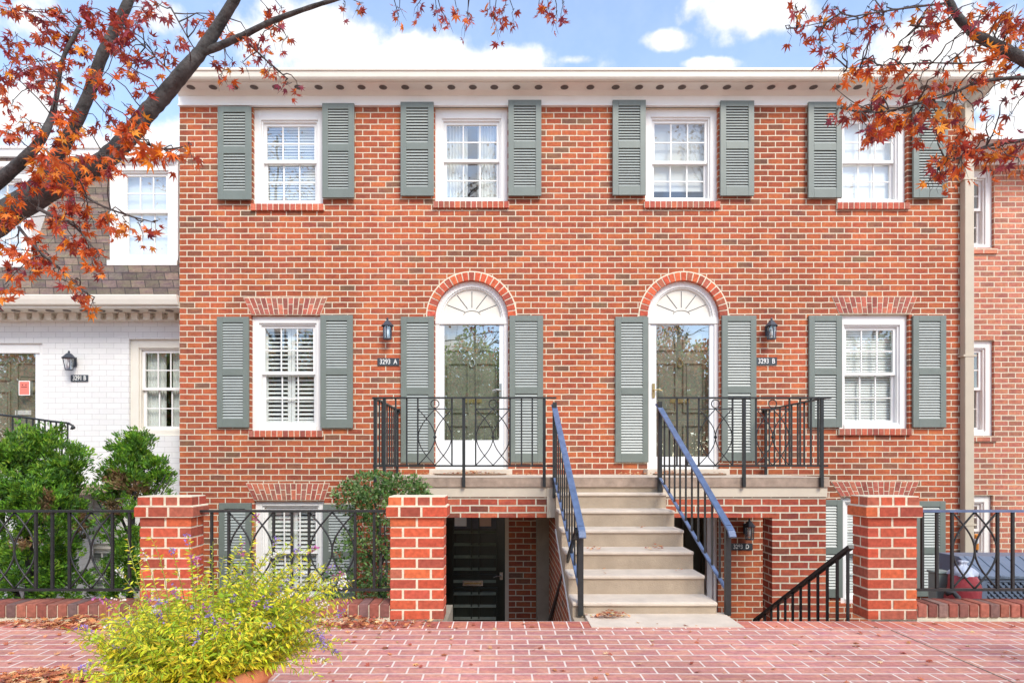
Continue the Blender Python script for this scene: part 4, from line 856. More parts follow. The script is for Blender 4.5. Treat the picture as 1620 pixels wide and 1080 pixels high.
for i in range(9):
    x = bx0 + 0.02 + i * 0.135; mb.prism_x([(by0 - 0.025, z0 + 0.012), (by0 - 0.025, z0 + 0.036), (by0 + 0.247, z1 + 0.008), (by0 + 0.247, z1 - 0.01)], x, x + 0.05)
mb.build('lid', M['bin'], T, bevel=0.006)
T = thing('trash_bag', 'full red plastic bag tied with a pale blue top behind the right fence', 'bag', (q(1524), d - DF - 0.15, -0.2))
def lump(prof, cx, cy, n, amp, seed):
    random.seed(seed); mb = MB(); mb.smooth = True; vs = []
    ph = [U(0, 6) for _ in range(4)]
    for r, z in prof:
        for k in range(n):
            a = 2 * pi * k / n; rr = r * (1 + amp * sin(3 * a + ph[0] + z * 20) + amp * 0.7 * sin(7 * a + ph[1] - z * 31)); vs.append((cx + rr * cos(a), cy + rr * sin(a), z))
    mb.add(vs, [(i * n + k, i * n + (k + 1) % n, (i + 1) * n + (k + 1) % n, (i + 1) * n + k) for i in range(len(prof) - 1) for k in range(n)]); return mb
bx, by = FX(1524, 5.45), -2.55
lump([(0.01, -0.2), (0.11, -0.19), (0.14, -0.1), (0.135, 0.0), (0.125, 0.10), (0.115, 0.17), (0.10, 0.21)], bx, by, 40, 0.06, 3).build('body', M['red_bag'], T)
lump([(0.10, 0.205), (0.098, 0.235), (0.075, 0.265), (0.05, 0.285), (0.03, 0.295), (0.022, 0.315), (0.04, 0.335), (0.005, 0.34)], bx - 0.005, by, 40, 0.16, 5).build('tie', M['pale_bag'], T)
random.seed(11)
mb = MB(); x = FX(1501, 5.5); mb.box(x - 0.05, x + 0.08, -2.42, -2.3, -0.2, 0.19); mb.box(x - 0.06, x + 0.09, -2.43, -2.29, 0.19, 0.215)
tag(mb.build('utility_box', M['green_box'], bevel=0.008), 'grey green utility box half hidden behind the red bag', 'utility box')
mb = MB(); mb.smooth = True; mb.tube([P(1497, 938, 5.2), P(1508, 936, 5.2), P(1516, 945, 5.15), P(1520, 962, 5.1)], 0.022, 10); tag(mb.build('garden_hose', M['hose']), 'short loop of black hose on the low wall by the red bag', 'hose')
T = thing('garden_tool', 'dark garden tool with orange and white grip leaning behind the bin', 'garden tool', (FX(1542, 6.6), -1.4, -1.25))
mb = MB(); mb.tube([P(1540, 1000, 6.9), P(1544, 868, 6.6)], 0.016, 8); mb.build('shaft', M['hose'], T)
mb = MB(); mb.tube([P(1544, 868, 6.6), P(1544.3, 858, 6.58)], 0.024, 8); mb.m = 1; mb.tube([P(1544.3, 858, 6.58), P(1544.6, 851, 6.56)], 0.024, 8); mb.m = 0; mb.tube([P(1544.6, 851, 6.56), P(1545, 845, 6.55)], 0.02, 8); mb.build('grip', [M['orange'], M['paper']], T)

# ================================================================== VEGETATION
random.seed(23)
def rdir():
    while True:
        v = Vector((U(-1, 1), U(-1, 1), U(-1, 1)))
        if 0.05 < v.length < 1: return v.normalized()
LOBES = [(-128, 0.36), (-84, 0.72), (-42, 0.92), (0, 1.0), (42, 0.92), (84, 0.72), (128, 0.36)]
def maple_leaf(mb, c, tip, nrm, s, curl=0.25, lobes=LOBES, thin=0.30):
    """palmate leaf: narrow pointed lobes fanned from the stalk; tip = direction of the middle lobe"""
    tip = tip.normalized(); nrm = (nrm - tip * nrm.dot(tip)).normalized(); sd = tip.cross(nrm)
    vs = [c]; fs = []
    k = len(lobes)
    for i, (a, l) in enumerate(lobes):
        a = radians(a); d = tip * cos(a) + sd * sin(a); p = tip * -sin(a) + sd * cos(a)
        b = len(vs); l *= s
        vs += [c + d * l * 0.45 + p * l * thin * 0.55 , c + d * l - nrm * l * curl, c + d * l * 0.45 - p * l * thin * 0.55]
        fs += [(0, b, b + 1), (0, b + 1, b + 2)]
        if i: fs.append((0, b - 3 + 0, b + 2))
    mb.add(vs, fs)
ORG = [(0.78, 0.22, 0.03), (0.70, 0.16, 0.03), (0.85, 0.32, 0.035), (0.55, 0.10, 0.03), (0.66, 0.15, 0.04)]
MAR = [(0.42, 0.075, 0.06), (0.48, 0.08, 0.045), (0.30, 0.06, 0.085), (0.52, 0.11, 0.04), (0.34, 0.06, 0.07)]
def spray(lf, tw, c, rad, n, size, start=None, pal=ORG, pal2=MAR, mix=0.4, droop=0.5):
    """a cluster of leaves on sub-twigs: c centre, rad (rx, ry, rz); start = where its twig leaves the limb"""
    c = Vector(c)
    if start is not None:
        s = Vector(start); m = s.lerp(c, 0.5) + Vector((U(-.03, .03), U(-.03, .03), 0.12 * (s - c).length)); tw.tube([s, s.lerp(m, .5) + rdir() * .01, m, m.lerp(c, .5) + rdir() * .015, c], [0.0042, 0.0036, 0.003, 0.0025, 0.002], 5, False)
    nt = max(2, n // 12); left = n
    tone = U(-0.35, 0.35)
    for t in range(nt):
        d = rdir(); e = Vector((d.x * rad[0], d.y * rad[1], d.z * rad[2])) * U(0.55, 1.1)
        b = c - e * 0.35; pts = [b + (e * 1.35) * k / 4 + Vector((0, 0, -0.02 * k * k / 4)) + rdir() * 0.01 for k in range(5)]
        tw.tube(pts, [0.0019, 0.0017, 0.0014, 0.0011, 0.0007], 4, False)
        q = n // nt
        for k in range(q):
            f = U(0.05, 1.05) * 4; i = min(3, int(f)); p = pts[i].lerp(pts[i + 1], f - i)
            o = rdir(); tip = (o * 0.9 + Vector((0, 0, -droop - U(0, 0.5)))).normalized()
            p = p + Vector((o.x * rad[0], o.y * rad[1], o.z * rad[2])) * 0.22 + tip * size * 0.4
            pal_ = pal2 if R() < mix + tone * 0.5 else pal
            lf.cur = jit(random.choice(pal_), 0.22); maple_leaf(lf, p, tip, rdir(), size * U(0.65, 1.15), U(0.0, 0.5), thin=U(0.19, 0.30))
def limb(mb, pts, seg=6, knob=0.06):
    """pts: (px, py, depth, width px) -> smooth tapering tube with slight lumps"""
    P3 = [(P(a, b, d), w * d / F / 2 * (0.64 if w > 8 else 0.9)) for a, b, d, w in pts]; out = []; rs = []
    for i in range(len(P3) - 1):
        p0 = P3[max(i - 1, 0)][0]; p1, p2 = P3[i][0], P3[i + 1][0]; p3 = P3[min(i + 2, len(P3) - 1)][0]
        for k in range(seg):
            t = k / seg; out.append(0.5 * ((2 * p1) + (p2 - p0) * t + (2 * p0 - 5 * p1 + 4 * p2 - p3) * t * t + (3 * p1 - p0 - 3 * p2 + p3) * t ** 3)); rs.append(lerp(P3[i][1], P3[i + 1][1], t) * (1 + U(-knob, knob)))
    out.append(P3[-1][0]); rs.append(P3[-1][1]); mb.smooth = True; mb.tube(out, rs, 10); return out
def maple(label, base, trunk, limbs, clusters, twigs, size, dens):
    T = thing('maple_tree', label, 'tree', base)
    mb = MB(); limb(mb, trunk); mb.build('trunk', M['bark'], T)
    sk = []
    for l in limbs:
        mb = MB(); sk += limb(mb, l); mb.build('branch', M['bark'], T)
    lf = MB(); tw = MB()
    for t in twigs:
        sk += limb(tw, t, 4, 0.0)
    for cl in clusters:
        px, py, rx, ry, n = cl[:5]; d = cl[5] if len(cl) > 5 else T_DEPTH; mix = cl[6] if len(cl) > 6 else 0.4
        d += U(-0.2, 0.2); c = P(px, py, d); st = min(sk, key=lambda s: (s - c).length); n = max(3, int(n * dens))
        k = d / F; spray(lf, tw, c, (rx * k, 0.8 * (rx + ry) / 2 * k, ry * k), n, size * (cl[7] if len(cl) > 7 else 1), start=st if (st - c).length < 1.6 else None, mix=mix)
    lf.m = 1; o_ = len(lf.v); lf.v += tw.v; lf.c += tw.c; lf.f += [[i + o_ for i in f] for f in tw.f]; lf.mi += [1] * len(tw.f); lf.sm += tw.sm
    lf.build('crown', [M['leaf'], M['twig']], T)
    return T
T_DEPTH = 3.7
cl = []
# dense upper left mass
for px, py, n in ((15, 12, 36), (55, 15, 36), (95, 20, 40), (140, 12, 40), (25, 55, 26), (75, 50, 40), (112, 48, 46), (150, 38, 40), (190, 18, 40), (225, 12, 30), (250, 8, 26), (172, 62, 46), (195, 45, 40), (205, 85, 26), (120, 75, 36), (95, 95, 26), (15, 80, 22), (40, 105, 28), (8, 105, 22), (60, 92, 22), (20, 130, 18), (60, 128, 16), (75, 108, 30), (105, 115, 14)):
    cl.append((px, py, 26, 20, n, T_DEPTH + U(-0.3, 0.5), 0.9))
for px, py, n, mix in ((20, 160, 14, .7), (12, 205, 26, .3), (45, 200, 20, .4), (35, 185, 14, .6), (88, 150, 14, .6), (112, 168, 26, .4), (100, 185, 24, .4), (145, 105, 22, .3), (155, 130, 20, .1), (152, 112, 18, .2), (120, 205, 20, .4), (95, 215, 24, .4), (65, 195, 14, .5),
        (205, 105, 18, .2), (215, 112, 18, .2), (228, 140, 14, .75), (240, 90, 16, .8), (262, 75, 14, .8), (235, 60, 12, .8), (280, 62, 10, .8), (215, 35, 14, .8), (295, 25, 10, .85), (322, 30, 20, .2), (340, 38, 20, .15), (350, 30, 14, .15), (200, 165, 14, .8), (172, 135, 12, .8), (168, 165, 12, .85), (185, 190, 16, .6), (155, 190, 14, .7)):
    cl.append((px, py, 20, 15, n, T_DEPTH + U(-0.3, 0.4), mix))
for px, py, n in ((70, 235, 34), (95, 250, 34), (60, 262, 30), (120, 245, 30), (155, 245, 26), (178, 248, 26), (90, 285, 34), (45, 290, 24), (120, 280, 26), (150, 270, 18), (25, 310, 30), (15, 340, 26), (40, 345, 20), (10, 380, 20)):
    cl.append((px, py, 24, 16, n, 3.2 + U(-0.2, 0.3), 0.3))
for px, py, n in ((205, 195, 20), (225, 190, 18), (215, 222, 24), (240, 232, 18), (262, 236, 14), (280, 236, 8), (297, 232, 7), (195, 210, 14)):
    cl.append((px, py, 15, 12, n, 3.3, 0.06, 1.35))
for px, py, n in ((110, 315, 24), (130, 325, 26), (145, 345, 20), (160, 335, 20), (185, 342, 14), (200, 350, 12), (222, 353, 10), (243, 350, 7), (95, 350, 24), (115, 375, 24), (140, 388, 24), (158, 400, 16), (145, 415, 10), (95, 330, 16), (60, 385, 22), (75, 405, 18), (50, 420, 14), (90, 420, 14), (105, 445, 14), (130, 462, 10), (148, 478, 5), (20, 420, 22), (8, 450, 18), (35, 395, 22), (120, 440, 8)):
    cl.append((px, py, 17, 13, n, 3.2, 0.35))
for px, py, n in ((372, 58, 12), (388, 52, 14), (398, 62, 12), (410, 75, 14), (415, 90, 14), (428, 105, 10), (440, 118, 8), (455, 130, 12), (470, 135, 10), (366, 95, 10), (350, 118, 8), (385, 98, 6), (338, 90, 7), (425, 15, 16), (445, 12, 14), (440, 35, 12), (452, 60, 10), (430, 55, 10)):
    cl.append((px, py, 13, 11, n, T_DEPTH, 0.65, 0.9))
for px, py, n in ((545, 4, 6), (570, 5, 8), (632, 12, 10), (630, 24, 6), (662, 6, 10), (690, 12, 12), (705, 28, 10), (722, 12, 14), (740, 22, 12), (738, 36, 6), (775, 12, 14), (782, 30, 10), (800, 8, 14), (812, 15, 10), (852, 10, 14), (868, 12, 14), (880, 22, 10), (890, 6, 8)):
    cl.append((px, py, 13, 11, n, T_DEPTH, 0.75, 0.9))
maple('large maple with orange leaves and dark diagonal limbs in front of the white townhouse', (FX(-150, 4.0), 4.0 - DF, 0.0),
      [(-150, 1020, 4.0, 95), (-158, 800, 4.0, 84), (-150, 620, 4.0, 80), (-120, 480, 3.95, 78), (-60, 395, 3.9, 72), (0, 345, 3.8, 66)],
      [[(-10, 350, 3.8, 64), (60, 309, 3.75, 58), (110, 285, 3.7, 50), (160, 258, 3.65, 44), (205, 215, 3.65, 42), (232, 180, 3.65, 40), (262, 148, 3.65, 38), (292, 112, 3.6, 34), (318, 82, 3.6, 30), (345, 42, 3.6, 27), (375, -8, 3.55, 24), (400, -60, 3.5, 20)],
       [(288, 112, 3.6, 24), (316, 86, 3.6, 20), (345, 74, 3.6, 18), (385, 56, 3.55, 15), (430, 34, 3.5, 13), (490, 12, 3.45, 11), (548, -6, 3.4, 9), (620, -30, 3.4, 7), (760, -45, 3.4, 5), (880, -40, 3.4, 3)],
       [(15, 335, 3.85, 40), (60, 290, 3.9, 34), (95, 240, 4.0, 30), (122, 190, 4.0, 28), (142, 145, 4.0, 27), (160, 92, 4.0, 26), (180, 50, 4.0, 24), (200, 10, 4.0, 22), (220, -40, 4.0, 18)],
       [(-60, 330, 3.9, 34), (0, 285, 3.8, 30), (40, 250, 3.7, 26), (62, 225, 3.7, 22), (80, 190, 3.8, 16), (90, 150, 3.9, 11), (100, 92, 3.9, 9), (128, 40, 3.9, 7)]],
      cl, [[(60, 330, 3.3, 7), (90, 345, 3.25, 5), (120, 360, 3.2, 4), (150, 395, 3.2, 2)], [(110, 290, 3.3, 6), (150, 320, 3.2, 4), (200, 340, 3.2, 3), (245, 352, 3.2, 1.5)], [(30, 360, 3.3, 6), (60, 395, 3.2, 4), (100, 430, 3.2, 3), (148, 475, 3.2, 1.5)], [(385, 60, 3.6, 4), (415, 90, 3.7, 3), (455, 125, 3.7, 2)], [(170, 240, 3.4, 7), (215, 225, 3.3, 5), (260, 236, 3.3, 3), (300, 230, 3.3, 1.5)], [(181, 30, 3.9, 3), (230, 75, 3.7, 2), (285, 130, 3.7, 1)], [(270, 12, 3.8, 3), (297, 60, 3.7, 2), (306, 75, 3.7, 2)]], 0.047, 0.66)
T_DEPTH = 3.1
cl = []
for px, py, n, mix in ((1258, 8, 8, .85), (1275, 18, 8, .8), (1248, 40, 6, .8), (1268, 42, 7, .8), (1285, 55, 9, .8), (1298, 70, 9, .7), (1308, 85, 7, .75), (1320, 68, 8, .6), (1305, 45, 7, .8), (1340, 75, 6, .85), (1300, 15, 10, .7), (1320, 10, 10, .6), (1325, 25, 7, .8),
        (1340, 45, 8, .85), (1350, 50, 8, .8), (1368, 30, 10, .6), (1380, 28, 10, .6), (1395, 24, 8, .6), (1375, 8, 9, .75), (1402, 38, 6, .7), (1398, 5, 7, .75), (1430, 12, 5, .85), (1452, 8, 9, .7), (1475, 8, 12, .6), (1485, 22, 14, .5), (1455, 30, 10, .6), (1470, 38, 10, .7), (1495, 8, 10, .6), (1540, 5, 10, .6), (1570, 8, 14, .6), (1590, 18, 16, .5), (1605, 8, 14, .6), (1610, 35, 16, .4), (1595, 48, 16, .35), (1580, 35, 8, .8), (1610, 62, 12, .4), (1555, 18, 7, .8),
        (1425, 65, 5, .9), (1440, 62, 6, .9), (1458, 68, 4, .9), (1375, 68, 5, .8)):
    cl.append((px, py, 13, 11, n, T_DEPTH, mix))
for px, py, n, mix in ((1335, 108, 10, .05), (1350, 102, 10, .15), (1365, 92, 14, .6), (1375, 105, 14, .4), (1398, 100, 14, .3), (1412, 92, 14, .35), (1395, 120, 12, .05), (1425, 110, 10, .3), (1440, 108, 10, .3), (1455, 98, 7, .6), (1490, 95, 9, .5), (1500, 90, 5, .7), (1490, 105, 6, .2)):
    cl.append((px, py, 13, 10, n, T_DEPTH, mix))
for px, py, n, mix in ((1325, 172, 12, .75), (1345, 165, 18, .7), (1362, 172, 20, .65), (1380, 175, 24, .6), (1400, 178, 24, .5), (1418, 182, 22, .4), (1370, 198, 18, .75), (1390, 200, 18, .6), (1376, 212, 8, .85), (1410, 195, 14, .3), (1390, 150, 14, .7), (1400, 140, 10, .7), (1425, 150, 10, .6), (1440, 178, 16, .45), (1452, 185, 16, .35), (1460, 168, 10, .5), (1455, 210, 12, .25), (1475, 180, 12, .5), (1480, 195, 12, .4), (1500, 165, 10, .6), (1515, 155, 8, .6), (1470, 140, 18, .55), (1455, 128, 14, .5), (1490, 128, 14, .5), (1510, 135, 10, .3), (1535, 125, 12, .3), (1550, 115, 12, .15), (1565, 118, 7, .2), (1480, 210, 8, .2)):
    cl.append((px, py, 14, 10, n, T_DEPTH, mix))
for px, py, n, mix in ((1485, 265, 14, .3), (1480, 250, 12, .4), (1500, 245, 20, .5), (1520, 250, 20, .4), (1510, 228, 20, .3), (1525, 200, 16, .15), (1515, 190, 10, .2), (1535, 222, 14, .4), (1500, 275, 12, .2), (1490, 285, 6, .3), (1470, 285, 5, .6), (1550, 240, 20, .4), (1570, 235, 20, .45), (1590, 238, 20, .4), (1610, 232, 16, .4), (1590, 222, 14, .3), (1610, 250, 10, .25), (1560, 255, 9, .3), (1590, 258, 6, .2), (1540, 175, 5, .85), (1555, 165, 5, .9), (1590, 155, 5, .9), (1570, 185, 6, .9), (1600, 180, 6, .9), (1580, 210, 5, .9), (1605, 150, 5, .9), (1560, 150, 4, .9), (1600, 115, 5, .85), (1595, 125, 4, .9)):
    cl.append((px, py, 15, 10, n, T_DEPTH, mix))
for px, py, n in ((1545, 62, 12), (1560, 70, 14), (1580, 82, 14), (1600, 95, 10), (1530, 50, 8)): cl.append((px, py, 14, 9, n, 2.95, 0.1))
maple('slender maple with orange and wine red leaves reaching in front of the tan downspout', (FX(1900, 3.1), 3.1 - DF, 0.0),
      [(1900, 1150, 3.1, 90), (1905, 800, 3.1, 80), (1890, 500, 3.1, 72), (1850, 300, 3.1, 62), (1790, 200, 3.1, 50)],
      [[(1810, 225, 3.1, 46), (1730, 150, 3.1, 36), (1660, 112, 3.1, 31), (1615, 92, 3.1, 28), (1580, 74, 3.1, 25), (1545, 56, 3.1, 22), (1518, 30, 3.1, 19), (1503, 5, 3.1, 17), (1490, -30, 3.1, 14), (1440, -70, 3.1, 10), (1330, -60, 3.1, 6)],
       [(1840, 290, 3.1, 24), (1760, 235, 3.1, 16), (1680, 215, 3.1, 11), (1620, 222, 3.1, 7), (1560, 232, 3.1, 5), (1490, 262, 3.1, 2.5)],
       [(1730, 150, 3.1, 14), (1650, 125, 3.1, 8), (1560, 128, 3.1, 5), (1500, 150, 3.1, 4), (1430, 170, 3.1, 3.2), (1385, 178, 3.1, 2.6), (1330, 172, 3.1, 1.6)]],
      cl, [[(1505, 30, 3.1, 5), (1470, 42, 3.1, 4), (1440, 40, 3.1, 3)], [(1500, 5, 3.1, 4), (1420, 15, 3.1, 3), (1330, 30, 3.1, 2), (1260, 45, 3.1, 1)], [(1385, 178, 3.1, 2), (1350, 162, 3.1, 1.5), (1318, 137, 3.1, 1)], [(1600, 88, 3.1, 4), (1540, 100, 3.1, 3), (1450, 100, 3.1, 2), (1340, 108, 3.1, 1)]], 0.045, 0.66)

# ------------------------------------------------------------------ evergreen shrubs
def evergreen(label, lobes, base, stems, browns, d0, group=None, seed=1):
    random.seed(seed); T = thing('evergreen_shrub', label, 'shrub', base, 'evergreen shrubs in front of the white house')
    mb = MB(); mb.smooth = True
    for pts in stems: mb.tube([P(*p[:3]) for p in pts], [p[3] * p[2] / F / 2 for p in pts], 6)
    mb.build('stem', M['bark'], T)
    mb = MB()
    for px, py, dd, rx, ry, n in lobes:
        k = dd / F; c = P(px, py, dd); w_ = 0.74 if py < 790 else 1.0; n = int(n * (1 if py < 790 else 1.5)); rxm, rzm = rx * k * w_, ry * k * (w_ + 0.06); rym = min(rxm, 0.45)
        subs = []
        for q in range(max(6, n // 11)):
            v = rdir(); subs.append((c + Vector((v.x * rxm, v.y * rym, v.z * rzm)) * U(0.35, 1.0), U(0.05, 0.10), U(0.65, 1.35), (v + rdir() * 0.4).normalized()))
        for i in range(int(n * 1.7)):
            sc_, sr_, tone_, v = random.choice(subs); o = rdir(); p = sc_ + o * sr_ * U(0.2, 1.0) + v * U(-0.03, 0.06); v = (v + o * 0.6).normalized()
            qx = XV + p.x * F / (p.y + DF); qy = YH - (p.z - EYE) * F / (p.y + DF)
            br = any(((qx - bx) / brx) ** 2 + ((qy - by) / bry) ** 2 < U(0.2, 1.2) for bx, by, brx, bry in browns)
            up = (Vector((v.x, v.y, v.z * 0.6)) * 0.8 + Vector((0, -0.15, 0.75)) + rdir() * 0.35).normalized()
            if br: base_ = random.choice([(0.38, 0.22, 0.12), (0.32, 0.19, 0.10), (0.26, 0.22, 0.09)])
            else: base_ = random.choice([(0.15, 0.33, 0.03), (0.21, 0.42, 0.04), (0.11, 0.26, 0.04), (0.28, 0.47, 0.05), (0.10, 0.22, 0.05)])
            for q in range(6):
                dv = (up + rdir() * 0.5).normalized(); l = U(0.025, 0.055); w = U(0.004, 0.009); sd = dv.cross(rdir()).normalized() * w
                o = p + rdir() * 0.02; mb.cur = tuple(min(0.6, x_ * tone_) for x_ in jit(base_, 0.25)); mb.add([o - sd * 0.5, o + sd * 0.5, o + dv * l * 0.6 + sd, o + dv * l, o + dv * l * 0.6 - sd], [(0, 1, 2, 3, 4)])
    mb.build('foliage', M['green'], T); return T
evergreen('large bright green evergreen shrub behind the left fence panel', [(45, 705, 6.2, 50, 42, 420), (15, 735, 6.0, 50, 55, 380), (95, 740, 6.2, 45, 50, 420), (115, 720, 6.1, 24, 22, 130), (55, 780, 6.0, 60, 60, 520), (10, 820, 6.0, 45, 70, 420), (80, 840, 6.0, 55, 70, 460), (115, 800, 6.2, 28, 60, 220), (40, 900, 6.0, 60, 50, 420), (100, 915, 6.1, 45, 35, 240), (-30, 760, 6.0, 50, 90, 260), (75, 690, 6.2, 22, 22, 90)],
          (FX(50, 6.1), 6.1 - DF, -1.26), [[(45, 990, 6.1, 16), (48, 900, 6.1, 12), (40, 780, 6.1, 8), (30, 700, 6.1, 3)], [(52, 980, 6.1, 12), (85, 880, 6.1, 8), (100, 760, 6.1, 3)], [(40, 980, 6.1, 10), (5, 880, 6.1, 7), (5, 760, 6.1, 3)], [(100, 900, 6.1, 3), (130, 840, 6.1, 2), (142, 790, 6.1, 1)]],
          [(75, 800, 12, 30), (40, 860, 30, 14), (130, 830, 12, 25)], 6.1, seed=4)
evergreen('smaller round evergreen shrub with brown patches beside the left brick pillar', [(215, 712, 6.6, 40, 26, 300), (225, 700, 6.6, 24, 16, 140), (192, 740, 6.5, 34, 30, 240), (248, 745, 6.6, 30, 26, 220), (212, 765, 6.5, 42, 34, 280), (180, 785, 6.5, 26, 28, 110), (245, 780, 6.6, 24, 22, 60), (200, 830, 6.4, 40, 34, 160), (205, 880, 6.4, 36, 40, 200), (190, 920, 6.4, 40, 30, 200), (235, 920, 6.4, 30, 40, 150)],
          (FX(205, 6.5), 6.5 - DF, -1.26), [[(205, 990, 6.5, 12), (206, 880, 6.5, 9), (212, 790, 6.5, 6), (215, 720, 6.5, 2)], [(207, 860, 6.5, 5), (235, 800, 6.5, 3), (262, 750, 6.5, 1.2)], [(205, 850, 6.5, 5), (180, 790, 6.5, 3), (170, 750, 6.5, 1.2)], [(212, 800, 6.5, 3), (250, 790, 6.5, 2), (275, 745, 6.5, 1)], [(204, 870, 6.5, 4), (165, 810, 6.5, 2), (152, 790, 6.5, 1)]],
          [(185, 758, 20, 16), (215, 775, 26, 14), (180, 805, 18, 18), (232, 800, 16, 12)], 6.5, seed=9)
# broadleaf shrub by the porch
def broadleaf(label, lobes, base, stems, seed):
    random.seed(seed); T = thing('leafy_shrub', label, 'shrub', base)
    mb = MB(); mb.smooth = True
    for pts in stems: mb.tube([P(*p[:3]) for p in pts], [p[3] * p[2] / F / 2 for p in pts], 6)
    mb.build('stem', M['bark'], T); mb = MB()
    for px, py, dd, rx, ry, n in lobes:
        k = dd / F; c = P(px, py, dd)
        for i in range(n):
            v = rdir(); rr = U(0.3, 1.0) ** 0.5; p = c + Vector((v.x * rx * k, v.y * min(rx * k, 0.4), v.z * ry * k)) * rr
            b = random.choice([(0.09, 0.19, 0.045), (0.13, 0.25, 0.06), (0.17, 0.29, 0.08), (0.07, 0.15, 0.045), (0.24, 0.34, 0.14)])
            if R() < 0.05: b = random.choice([(0.34, 0.09, 0.05), (0.36, 0.16, 0.07)])
            axis = (v * 0.6 + Vector((0, -0.2, 0.35)) + rdir() * 0.5).normalized()
            for q in range(4):
                dv = (axis + rdir() * 0.9).normalized(); l = U(0.025, 0.05); w = l * U(0.2, 0.28); nr = (rdir() + Vector((0, -0.3, 1))).normalized(); sd = dv.cross(nr).normalized() * w
                o = p + dv * 0.012; mb.cur = jit(b, 0.2); up = nr * l * 0.08
                mb.add([o, o + dv * l * 0.4 + sd + up, o + dv * l, o + dv * l * 0.4 - sd + up, o + dv * l * 0.45], [(0, 1, 4), (1, 2, 4), (2, 3, 4), (3, 0, 4)])
    mb.build('foliage', M['green'], T); return T
broadleaf('leafy green shrub in front of the porch beside the middle brick pillar', [(590, 770, 6.0, 50, 24, 300), (635, 775, 6.0, 42, 26, 300), (560, 790, 6.0, 34, 26, 220), (605, 800, 5.9, 50, 30, 320), (660, 782, 6.0, 24, 16, 100), (580, 850, 5.9, 34, 40, 240), (600, 900, 5.9, 26, 44, 200), (555, 880, 5.9, 26, 50, 140), (540, 925, 5.9, 30, 26, 110), (590, 935, 5.9, 30, 26, 120)],
          (FX(600, 5.95), 5.95 - DF, -1.26), [[(600, 1000, 5.95, 10), (602, 900, 5.95, 7), (600, 820, 5.95, 5), (585, 770, 5.95, 2)], [(600, 900, 5.95, 5), (630, 830, 5.95, 4), (650, 780, 5.95, 1.5)], [(598, 910, 5.95, 5), (570, 850, 5.95, 3), (550, 790, 5.95, 1.5)], [(605, 990, 5.95, 6), (612, 900, 5.95, 4), (608, 830, 5.95, 2)]], 31)

# ------------------------------------------------------------------ flower pot
random.seed(41)
pd = 2.45; pc = Vector((FX(316, pd), pd - DF, 0))
T = thing('flower_pot', 'orange terracotta flower pot at the bottom edge of the view', 'flower pot', (pc.x, pc.y, 0))
mb = MB(); mb.smooth = True
mb.lathe([(0.001, 0.0), (0.17, 0.0), (0.20, 0.08), (0.235, 0.20), (0.265, 0.33), (0.27, 0.345)], pc.x, pc.y, 48); mb.build('body', M['terracotta'], T)
mb = MB(); mb.smooth = True; mb.lathe([(0.268, 0.342), (0.288, 0.346), (0.294, 0.362), (0.293, 0.395), (0.286, 0.408), (0.272, 0.410), (0.262, 0.400), (0.258, 0.34)], pc.x, pc.y, 48); mb.build('rim', M['terracotta'], T)
mb = MB(); mb.lathe([(0.262, 0.365), (0.15, 0.375), (0.001, 0.38)], pc.x, pc.y, 32); mb.build('soil', M['soil'], T)
T = thing('flowering_plant', 'bushy yellow green plant with small purple and white flowers in the terracotta pot', 'plant', (pc.x, pc.y, 0.38))
lv = MB(); st = MB(); fl = MB()
YG = [(0.62, 0.70, 0.035), (0.74, 0.76, 0.045), (0.46, 0.62, 0.04), (0.78, 0.68, 0.05), (0.34, 0.52, 0.045), (0.80, 0.62, 0.05)]
def stem(p0, d0, length, droop, nl, flower=None, yellow=0.5):
    pts = [p0]; d = d0.normalized(); n = 9
    for i in range(n):
        d = (d + Vector((U(-.07, .07), U(-.07, .07), -droop * (i / n)))).normalized(); pts.append(pts[-1] + d * length / n)
    st.cur = (0.30, 0.34, 0.08); st.tube(pts, [lerp(0.0026, 0.001, i / n) for i in range(n + 1)], 4, False)
    for k in range(nl):
        f = (0.12 + 0.88 * k / nl) * n; i = min(n - 1, int(f)); p = pts[i].lerp(pts[i + 1], f - i); t = (pts[i + 1] - pts[i]).normalized()
        sd = t.cross(rdir()).normalized(); dv = (sd * 0.9 + t * 0.55 + Vector((0, 0, -0.12))).normalized(); l = U(0.026, 0.052) * lerp(1.15, 0.5, k / nl); w = l * 0.14
        nr = dv.cross(rdir()).normalized() * w
        c = random.choice(YG); lv.cur = jit(c, 0.15); lv.add([p, p + dv * l * 0.45 + nr, p + dv * l - Vector((0, 0, l * 0.15)), p + dv * l * 0.45 - nr], [(0, 1, 2), (0, 2, 3)])
    if flower:
        e = pts[-1]
        for q in range(9):
            c = e + rdir() * U(0.004, 0.018) - (pts[-1] - pts[-2]).normalized() * U(0, 0.04); fl.cur = jit(flower, 0.2)
            for h in range(3):
                dv = rdir() * U(0.006, 0.010); nr = dv.cross(rdir()).normalized() * 0.0045; fl.add([c, c + dv * 0.6 + nr, c + dv, c + dv * 0.6 - nr], [(0, 1, 2, 3)])
PUR, MAG, WHT = (0.36, 0.25, 0.62), (0.50, 0.14, 0.36), (0.82, 0.80, 0.80)
